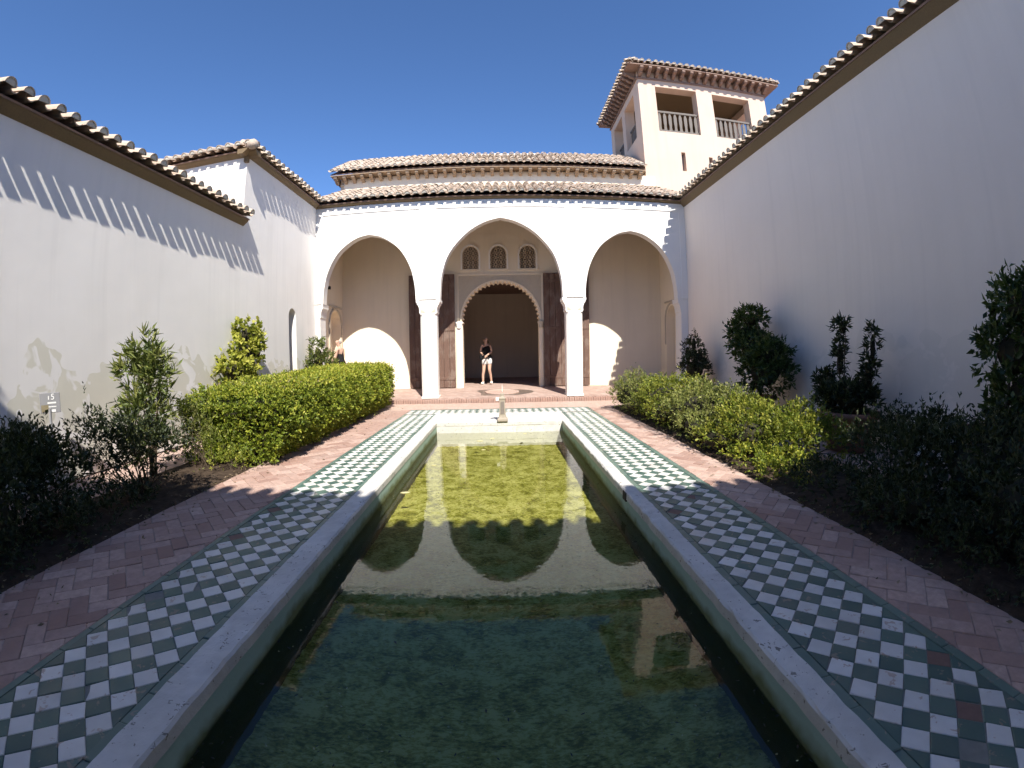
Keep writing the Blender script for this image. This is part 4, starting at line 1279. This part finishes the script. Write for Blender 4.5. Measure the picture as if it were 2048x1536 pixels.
# fallen leaves on the paths and under the hedge
def litter(name, label, n, sampler, mat, sz):
    P = np.array([sampler() for _ in range(n)])
    q = rng.normal(size=(n, 3)); q[:, 2] *= .12
    o = leaves(name, P, q, sz, sz * .45, mat, None)
    tag(o, label, kind='stuff')


litter('leaf_litter', 'dry fallen leaves scattered on the brick path and bed by the hedge', 420, lambda: (-3.02 - abs(rng.normal(0, .22)) + (.75 * rng.random() if rng.random() < .2 else 0), rng.uniform(.8, 10.8), rng.uniform(.004, .014)), G['dry'], .035)
litter('leaf_litter', 'dry fallen leaves scattered on the brick path and bed by the bushes', 420, lambda: (2.50 + abs(rng.normal(0, .25)) - (.4 * rng.random() if rng.random() < .2 else 0), rng.uniform(.6, 10.2), rng.uniform(.004, .014)), G['dry'], .035)

# ================================================================== small things
def octo(cx, cy_, hw): return [(cx - hw, cy_ - hw), (cx + hw, cy_ - hw), (cx + hw, cy_ + hw), (cx - hw, cy_ + hw)]


# stone water spout at the far end of the pool
sp = tag(empty('water_spout', (0, 8.36, .02)), 'slim stone post with a recessed panel at the far end of the pool', 'fountain')
body = MB()
y = 8.36
rings = [(.10, .0), (.10, .045), (.072, .07), (.062, .12), (.050, .40), (.060, .425), (.060, .45), (.036, .47), (.036, .53)]
vs = [(x, yy, .022 + z) for r, z in rings for x, yy in octo(0, y, r)]
fs = [(j * 4 + i, j * 4 + (i + 1) % 4, (j + 1) * 4 + (i + 1) % 4, (j + 1) * 4 + i) for j in range(len(rings) - 1) for i in range(4)] + [(3, 2, 1, 0), tuple(len(rings) * 4 - 4 + i for i in range(4))]
body.add(vs, fs); body.build('post', M['stone'], sp, bevel=.006)
MB().prism([(-.038, y - .066, .16), (.038, y - .066, .16), (.032, y - .057, .40), (-.032, y - .057, .40)], (0, .012, 0)).build('recessed_panel', M['stonedark'], sp)
MB().box((-.125, y - .04, .41), (-.058, y + .04, .475)).build('pipe_box', M['pvc'], sp, bevel=.006)

# round basin in the gallery floor with a small jet and wet paving round it
by = 12.85; bz = floor_z(by)
fb = tag(empty('floor_fountain', (0, by, bz)), 'round stone basin set in the gallery floor with a thin jet', 'fountain')
n = 40
sl_ = 0.105 / 2.2


def onfloor(r, a, dz, wob=0): return (r * math.cos(a) * (1 + wob * math.sin(3 * a + 1)), by + r * math.sin(a) * (1 + wob * math.cos(2 * a)), bz + r * math.sin(a) * sl_ + dz)


wm_ = MB(); wm_.add([onfloor(.78, 2 * math.pi * i / n, .004, .22) for i in range(n)], [tuple(range(n))]); wm_.build('wet_patch', M['wet'], fb, recalc=False)
rg = MB()
prof = [(.50, .006), (.50, .03), (.44, .034), (.42, .016), (.10, .012)]
rg.add([onfloor(r, 2 * math.pi * i / n, dz) for r, dz in prof for i in range(n)], [(j * n + i, j * n + (i + 1) % n, (j + 1) * n + (i + 1) % n, (j + 1) * n + i) for j in range(len(prof) - 1) for i in range(n)] + [tuple((len(prof) - 1) * n + i for i in range(n))])
rg.build('basin', M['brick'], fb, recalc=False)
MB().tube([(0, by, bz), (0.004, by, bz + .12), (0, by, bz + .24)], [.012, .010, .005], 6).build('jet', M['pvc'], fb)

# information sign
sg = tag(empty('info_sign', (-4.99, 3.42, 0)), 'small grey metal sign with number 15 on a post by the wall', 'sign')
nrm = Vector((.80, -.60, 0)); ux = Vector((.60, .80, 0)); uz = (Vector((0, 0, 1)) + nrm * .10).normalized()
c0 = Vector((-4.985, 3.50, .965))
ctr = lambda a, b, d=0: c0 + ux * a + uz * b + nrm * d
MB().prism([ctr(-.118, -.112), ctr(.118, -.112), ctr(.118, .112), ctr(-.118, .112)], nrm * -.012).build('plate', M['metal'], sg, bevel=.003)
MB().tube([(-4.998, 3.49, 0), (-4.995, 3.495, .90)], .017, 8).build('post', M['metal'], sg)
tx = bpy.data.curves.new('lettering', 'FONT'); tx.body = '15'; tx.size = .095; tx.extrude = .0008; tx.align_x = 'CENTER'; tx.materials.append(M['print'])
tmx = Matrix(((ux.x, uz.x, nrm.x, 0), (ux.y, uz.y, nrm.y, 0), (ux.z, uz.z, nrm.z, 0), (0, 0, 0, 1)))
tmp = bpy.data.objects.new('lettering_curve', tx); col.objects.link(tmp)
tme = bpy.data.meshes.new_from_object(tmp.evaluated_get(bpy.context.evaluated_depsgraph_get()))
bpy.data.objects.remove(tmp)
link('lettering', tme, sg, Matrix.Translation(ctr(.01, .035, .002)) @ tmx)
for a0, a1, b0, b1, mm in ((-.03, .07, -.01, .008, 'print'), (-.02, .07, -.05, -.038, 'print'), (-.105, -.02, -.10, -.02, 'printo'), (-.03, .06, -.105, -.075, 'print')):
    MB().prism([ctr(a0, b0, .0012), ctr(a1, b0, .0012), ctr(a1, b1, .0012), ctr(a0, b1, .0012)], nrm * .001).build('printed_block', M[mm], sg)

# leaves and specks on the water
lf_m = plain('fallen_leaf', (0.62, 0.56, 0.30), 0.6, 0.2)
for i, (x, y, s, a) in enumerate([(-1.093, 4.66, .055, .2), (-.953, 5.87, .035, .1), (-.398, 7.5, .06, 0), (-.186, 7.7, .05, .4), (-.309, 6.8, .035, .2), (.413, 8.1, .035, .1)]):
    pts = [(-1, 0), (-.5, .32), (.2, .36), (1, .04), (.3, -.34), (-.5, -.3)]
    m = MB(); ca, sa = math.cos(a), math.sin(a)
    m.prism([(x + (u * ca - v * sa) * s, y + (u * sa + v * ca) * s * 1.3, WATER_Z + .002) for u, v in pts], (0, 0, .004))
    tag(m.build('floating_leaf', lf_m), ['pale leaf floating alone near the left side of the pool', 'small pale leaf floating in the reflection of the left column', 'pale leaf on the water in front of the spout, left one', 'pale leaf on the water nearest the spout post', 'pale leaf floating in the middle of the sunlit water', 'pale leaf floating at the far edge of the pool'][i], 'leaf', 'leaves on the pool')
m = MB()
for i in range(700):
    x, y = (rng.uniform(PX0 + .03, PX1 - .03) if i % 3 else rng.choice([PX0, PX1]) + rng.normal(0, .07)), 1.0 + 5.5 * rng.random() ** 1.6
    x = min(max(x, PX0 + .012), PX1 - .012)
    s = rng.uniform(.003, .008) + (.008 * rng.random() if rng.random() < .12 else 0); a = rng.uniform(0, 3.14); ca, sa = math.cos(a), math.sin(a)
    m.add([(x + (u * ca - v * sa) * s, y + (u * sa + v * ca) * s, WATER_Z + .0015) for u, v in ((-1.6, 0), (-.4, .5), (1.4, .1), (.2, -.5))], [(0, 1, 2, 3)])
tag(m.build('debris', M['dark'], None, recalc=False), 'dark specks drifting on the shaded water', kind='stuff')
m = MB()
for i in range(260):
    x, y = rng.uniform(PX0 + .05, PX1 - .05), 1.0 + 5.5 * rng.random()
    s = rng.uniform(.003, .007); a = rng.uniform(0, 3.14); ca, sa = math.cos(a), math.sin(a)
    m.add([(x + (u * ca - v * sa) * s, y + (u * sa + v * ca) * s, WATER_Z + .0015) for u, v in ((-1.3, 0), (-.4, .6), (1.2, .1), (.2, -.6))], [(0, 1, 2, 3)])
tag(m.build('debris', lf_m, None, recalc=False), 'pale specks drifting on the water', kind='stuff')
# overflow notch in the coping face
MB().box((PX1 - .012, 3.86, -.07), (PX1 + .002, 3.97, .012)).build('overflow_slot', M['dark'], cp)

# ================================================================== people
M['skin'] = plain('skin', (0.56, 0.36, 0.27), 0.6, 0.06)
M['black'] = plain('black_cloth', (0.012, 0.012, 0.014), 0.85, 0.3)
M['offwhite'] = plain('white_cloth', (0.70, 0.70, 0.68), 0.85, 0.1)
M['pink'] = plain('pink_cloth', (0.66, 0.42, 0.38), 0.85, 0.1)
M['hair'] = plain('brown_hair', (0.055, 0.035, 0.025), 0.6, 0.3, 60)
M['greyhair'] = plain('grey_hair', (0.40, 0.34, 0.31), 0.6, 0.3, 60)
M['glasses'] = plain('sunglasses', (0.01, 0.01, 0.01), 0.2, 0.1)


def skin(name, V, E, rad, mat, parent, org, rot=0.0, sub=2, root=0):
    me = bpy.data.meshes.new(name); me.from_pydata(V, E, []); me.materials.append(mat)
    o = link(name, me, parent, Matrix.Translation(org) @ Matrix.Rotation(rot, 4, 'Z'))
    bm = bmesh.new(); bm.from_mesh(me); ly = bm.verts.layers.skin.verify()
    bm.verts.ensure_lookup_table()
    for i, v in enumerate(bm.verts):
        r = rad[i]; v[ly].radius = r if isinstance(r, tuple) else (r, r); v[ly].use_root = (i == root)
    bm.to_mesh(me); bm.free()
    s = o.modifiers.new('skin', 'SKIN'); s.use_smooth_shade = True; s.branch_smoothing = .3
    u = o.modifiers.new('sub', 'SUBSURF'); u.levels = u.render_levels = sub
    return o


def hand(V, E, Rd, wrist, d, nrm_):
    """palm and five fingers branching from the wrist vertex, along d, slightly curled"""
    d = Vector(d).normalized(); n_ = Vector(nrm_).normalized(); s = d.cross(n_).normalized()
    w = Vector(V[wrist]); p = len(V)
    V.append(tuple(w + d * .055)); E.append((wrist, p)); Rd.append(.026)
    for k, (off, ln) in enumerate(((-.024, .062), (-.008, .072), (.008, .07), (.023, .055))):
        a = w + d * .085 + s * off; b = a + d * ln * .5 + n_ * .012; c = b + d * ln * .35 + n_ * .024
        i = len(V); V += [tuple(a), tuple(b), tuple(c)]; Rd += [.0095, .0088, .0075]; E += [(p, i), (i, i + 1), (i + 1, i + 2)]
    a = w + d * .035 + s * -.036; b = a + d * .03 + s * -.012 + n_ * .012
    i = len(V); V += [tuple(a), tuple(b)]; Rd += [.011, .009]; E += [(p, i), (i, i + 1)]


def person(label, org, rot, P, top, low, shoe, hairm, hair_long, skirt=False):
    root = tag(empty('person', org), label, 'person')
    J = P
    V = [J['pelvis'], J['waist'], J['chest'], J['neck'], J['head0'], J['head1'], J['head2']]
    Rd = [(.125, .10), (.105, .085), (.125, .095), .047, .066, .088, .07]
    E = [(0, 1), (1, 2), (2, 3), (3, 4), (4, 5), (5, 6)]

    def chain(start, pts, rr):
        prev = start
        for q_, r in zip(pts, rr):
            V.append(q_); Rd.append(r); E.append((prev, len(V) - 1)); prev = len(V) - 1
        return prev
    for sd in ('l', 'r'):
        w = chain(2, [J['sh' + sd], J['el' + sd], J['wr' + sd]], [.052, .040, .028])
        dv = Vector(J['wr' + sd]) - Vector(J['el' + sd])
        hand(V, E, Rd, w, dv, (0, -1, -.3))
    for sd in ('l', 'r'):
        chain(0, [J['hip' + sd], J['kn' + sd], J['ca' + sd], J['an' + sd], J['toe' + sd]], [.088, .058, .052, .036, .03])
    skin('body', V, E, Rd, M['skin'], root, org, rot)
    # clothing follows the same joints, a little fuller
    up_ = lambda a, b, t: tuple(Vector(a).lerp(Vector(b), t))
    skin('top', [J['waist'], J['chest'], up_(J['chest'], J['neck'], .55), up_(J['chest'], J['shl'], .62), up_(J['chest'], J['shr'], .62), up_(J['waist'], J['pelvis'], .45)], [(0, 1), (1, 2), (1, 3), (1, 4), (0, 5)],
         [(.15, .13), (.175, .145), .085, .088, .088, (.155, .135)], top, root, org, rot)
    if skirt:
        pv, kl, kr = Vector(J['pelvis']), Vector(J['knl']), Vector(J['knr'])
        c = (kl + kr) / 2
        skin('skirt', [J['waist'], J['pelvis'], tuple(pv.lerp(c, .45)), tuple(pv.lerp(c, .95))], [(0, 1), (1, 2), (2, 3)], [(.11, .09), (.118, .115), (.165, .13), (.18, .14)], low, root, org, rot)
    else:
        skin('shorts', [up_(J['pelvis'], J['waist'], .35), J['pelvis'], J['hipl'], up_(J['hipl'], J['knl'], .55), J['hipr'], up_(J['hipr'], J['knr'], .55)], [(0, 1), (1, 2), (2, 3), (1, 4), (4, 5)],
             [(.15, .13), (.17, .145), .125, .115, .125, .115], low, root, org, rot)
    for sd in ('l', 'r'):
        a, t = Vector(J['an' + sd]), Vector(J['toe' + sd])
        hl = a + (a - t).normalized() * .03
        skin('shoe', [(hl.x, hl.y, t.z + .012), tuple(a.lerp(t, .45) + Vector((0, 0, -.01))), tuple(t), tuple(a + Vector((0, 0, .01)))], [(0, 1), (1, 2), (0, 3)], [.046, .048, .040, .046], shoe, root, org, rot)
    h0, h1, h2 = Vector(J['head0']), Vector(J['head1']), Vector(J['head2'])
    fw = Vector(J['face']).normalized(); side = fw.cross(Vector((0, 0, 1))).normalized()
    hv = [h2 - fw * .012 + Vector((0, 0, .012)), h1 - fw * .045 + Vector((0, 0, .02)), h0 - fw * .065]
    he = [(0, 1), (1, 2)]; hr_ = [.083, .086, .062]
    hv += [h1 + side * .062 - fw * .02, h1 - side * .062 - fw * .02]; he += [(0, 3), (0, 4)]; hr_ += [.032, .032]
    if hair_long:
        hv += [h0 + side * .075 - fw * .02 + Vector((0, 0, -.08)), h0 - side * .075 - fw * .02 + Vector((0, 0, -.08)), h0 - fw * .07 + Vector((0, 0, -.12))]
        he += [(3, 5), (4, 6), (2, 7)]; hr_ += [.034, .034, .05]
    skin('hair', [tuple(q_) for q_ in hv], he, hr_, hairm, root, org, rot)
    Rz = Matrix.Rotation(rot, 3, 'Z'); O = Vector(org)
    W = lambda q_: O + Rz @ Vector(q_)
    fm = MB(); e = h1 + fw * .082
    nose = [e + Vector((0, 0, .0)) + side * .0, e + side * .012 + Vector((0, 0, -.032)), e - side * .012 + Vector((0, 0, -.032)), e + fw * .022 + Vector((0, 0, -.028))]
    fm.add([W(q_) for q_ in nose], [(0, 1, 3), (0, 3, 2), (1, 2, 3)]); fm.build('nose', M['skin'], root)
    mo = h0 + fw * .064 + Vector((0, 0, .014))
    MB().prism([W(mo - side * .022), W(mo + side * .022), W(mo + side * .012 + Vector((0, 0, .012))), W(mo - side * .012 + Vector((0, 0, .012)))], Rz @ (fw * .012)).build('mouth', M['tbare'], root)
    for s_ in (-1, 1):
        ea = h1 + side * s_ * .082 - fw * .005
        MB().lathe([(.008, -.026), (.016, 0), (.010, .028)], W(ea), 8).build('ear', M['skin'], root)
        ey = e + side * s_ * .03 + Vector((0, 0, .008))
        MB().prism([W(ey - side * .024 + Vector((0, 0, -.014))), W(ey + side * .024 + Vector((0, 0, -.014))), W(ey + side * .024 + Vector((0, 0, .014))), W(ey - side * .024 + Vector((0, 0, .014)))], Rz @ (fw * .016)).build('sunglass_lens' if hair_long else 'eye', M['glasses'], root)
    return root, W


WP = dict(pelvis=(.0, 0, .90), waist=(-.005, -.01, 1.06), chest=(-.015, .0, 1.27), neck=(-.03, -.01, 1.425), head0=(-.035, -.025, 1.485), head1=(-.04, -.03, 1.56), head2=(-.04, -.02, 1.625), face=(-.35, -1, 0),
          shl=(-.175, 0, 1.365), ell=(-.225, -.03, 1.13), wrl=(-.165, -.20, 1.07), shr=(.118, 0, 1.37), elr=(.165, -.03, 1.13), wrr=(.02, -.20, 1.02),
          hipl=(-.10, 0, .84), knl=(-.118, -.04, .49), cal=(-.15, -.02, .34), anl=(-.15, .0, .085), toel=(-.215, -.14, .035),
          hipr=(.095, 0, .84), knr=(.075, -.05, .50), car=(.11, .02, .35), anr=(.135, .08, .10), toer=(.13, -.06, .035))
wo_, Wf = person('woman in black top and white shorts standing in the scalloped doorway', (-.50, 15.28, .222), 0.0, WP, M['black'], M['offwhite'], M['offwhite'], M['hair'], True)
bag = tag(empty('camera_bag', (-.68, 15.06, 1.2)), 'small black camera bag held by the woman in the doorway', 'bag')
MB().box((-.735, 15.00, 1.10), (-.615, 15.08, 1.26)).build('case', M['black'], bag, bevel=.02)
MB().tube([(-.66, 15.05, 1.26), (-.60, 15.10, 1.38), (-.45, 15.14, 1.50), (-.38, 15.2, 1.60)], .010, 6).build('strap', M['black'], bag)
MP = dict(pelvis=(0, 0, .93), waist=(0, .0, 1.08), chest=(-.01, .0, 1.30), neck=(-.03, 0, 1.46), head0=(-.05, -.01, 1.515), head1=(-.065, -.01, 1.59), head2=(-.065, 0, 1.65), face=(-1, -.3, -.1),
          shl=(-.02, -.19, 1.40), ell=(-.08, -.20, 1.13), wrl=(-.14, -.16, .90), shr=(.02, .19, 1.40), elr=(.02, .22, 1.13), wrr=(-.05, .22, .90),
          hipl=(0, -.09, .86), knl=(-.03, -.10, .49), cal=(.0, -.1, .34), anl=(.02, -.10, .085), toel=(-.13, -.10, .035),
          hipr=(0, .09, .86), knr=(.02, .1, .49), car=(.05, .1, .34), anr=(.08, .1, .085), toer=(-.07, .1, .035))
person('grey-haired person in a black dress with bare arms under the left arch', (-4.80, 12.75, floor_z(12.75)), 0.0, MP, M['black'], M['black'], M['black'], M['greyhair'], False, True)
